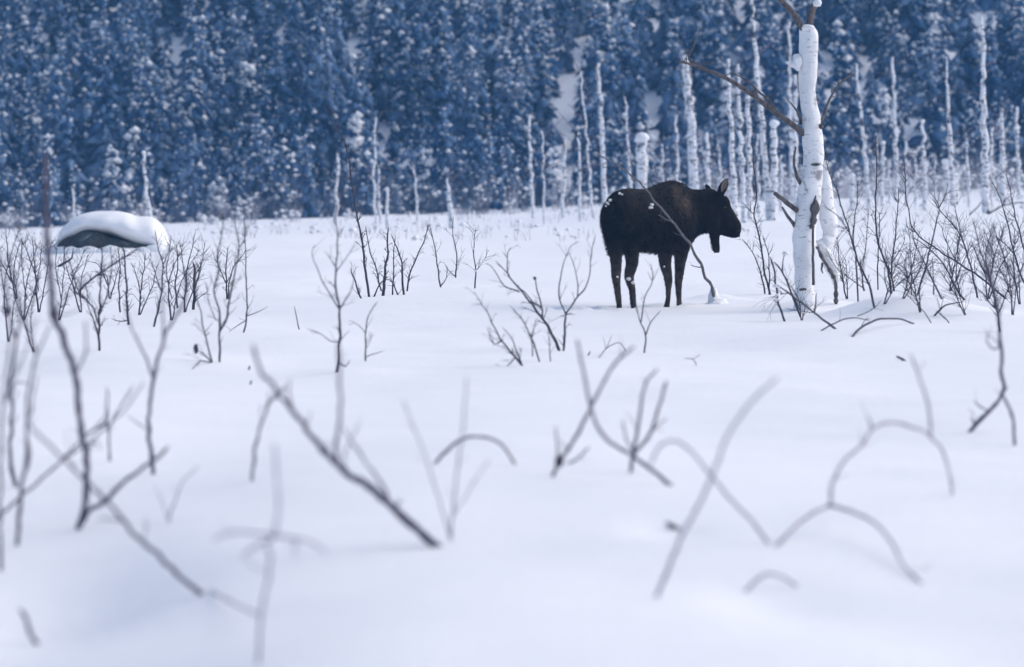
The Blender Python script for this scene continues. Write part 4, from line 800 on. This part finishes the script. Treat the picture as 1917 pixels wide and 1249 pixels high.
woody('forked_sapling', 'blurred stem splitting into three upright fingers at centre right', 'branch', [([(1181, 885), (1185, 853), (1196, 789), (1207, 722), (1232, 690)], 11, 6), ([(1185, 853), (1217, 811), (1234, 760), (1248, 712)], 10, 7), ([(1214, 815), (1230, 798), (1249, 783)], 6, 4), ([(1186, 850), (1172, 820), (1166, 785)], 6, 4)], sides=9, crook=.5, drift=.1, group=FG)
woody('curved_bough', 'long pale blurred stem rising right from the bottom, lower right of centre', 'branch', [([(1229, 1118), (1255, 1056), (1276, 1005), (1310, 942), (1332, 895), (1361, 819), (1404, 756), (1456, 707)], 17, 10)], 'pale_stick', sides=10, crook=.4, drift=.1, group=FG)
woody('arched_bough', 'hooked pale branch crossing the long pale stem', 'branch', [([(1440, 1020), (1408, 976), (1374, 942), (1332, 891), (1293, 844), (1260, 825), (1234, 838), (1216, 872)], 13, 9)], 'pale_stick', sides=10, crook=.4, drift=.1, group=FG)
woody('stick_end', 'dark stubby stick end beside the long pale stem', 'stick', [([(1272, 994), (1260, 986), (1246, 978)], 16, 15)], sides=9, group=FG, crook=.3)
woody('arched_bough', 'large pale double-arched branch spanning the lower right', 'branch', [([(1450, 1026), (1486, 990), (1519, 962), (1551, 946), (1559, 905), (1580, 864), (1616, 831), (1633, 803), (1665, 791), (1706, 799), (1743, 817), (1771, 860), (1783, 920)], 15, 9, 'g'),
 ([(1743, 815), (1739, 762), (1726, 721), (1705, 662)], 12, 8), ([(1551, 946), (1596, 958), (1641, 982), (1669, 1015), (1690, 1056), (1727, 1094)], 14, 9, 'g'), ([(1633, 803), (1624, 777)], 12, 8)], 'pale_stick', sides=10, crook=.4, drift=.1, group=FG)
woody('arched_bough', 'short arched stick half buried at the bottom right', 'stick', [([(1396, 1108), (1420, 1084), (1441, 1074), (1470, 1083), (1496, 1100)], 13, 11, 'g')], 'pale_stick', sides=10, crook=.3, group=FG)
woody('forked_sapling', 'dark forked stem like an upside-down Y at the right edge', 'branch', [([(1815, 809), (1845, 775), (1877, 738), (1875, 690), (1873, 637), (1864, 551), (1847, 493), (1856, 450), (1861, 418)], 12, 7), ([(1900, 834), (1895, 779), (1877, 738)], 9, 8), ([(1873, 645), (1862, 655), (1848, 640), (1850, 620)], 5, 3), ([(1826, 797), (1816, 780)], 6, 4), ([(1850, 770), (1832, 760), (1824, 750)], 5, 3)], sides=9, crook=.5, drift=.1, group=FG)
woody('stick_end', 'tiny dark stick tip in the snow at right', 'stick', [([(1694, 676), (1686, 671), (1678, 667)], 8, 8)], sides=7, group=FG, crook=.2)
for k, (x, y, lab) in enumerate([(467, 690, 'small dark bud of debris on the snow left of the thickest branch tip'), (469, 717, 'lower dark bud of debris left of the thickest branch tip')]):
    woody('stick_end', lab, 'stick', [([(x, y + 3), (x + 1, y - 5)], 6, 5)], sides=7)
woody('stick_end', 'tiny upright stick tip right of the V-shaped bush', 'stick', [([(1101, 666), (1105, 657)], 4, 4)], sides=7)
woody('fallen_twig', 'small forked twig lying on snow below the leaning sapling', 'twig', [([(1304, 684), (1296, 672), (1280, 671)], 3, 2), ([(1296, 672), (1312, 664)], 2, 1.4)], 'pale_stick')
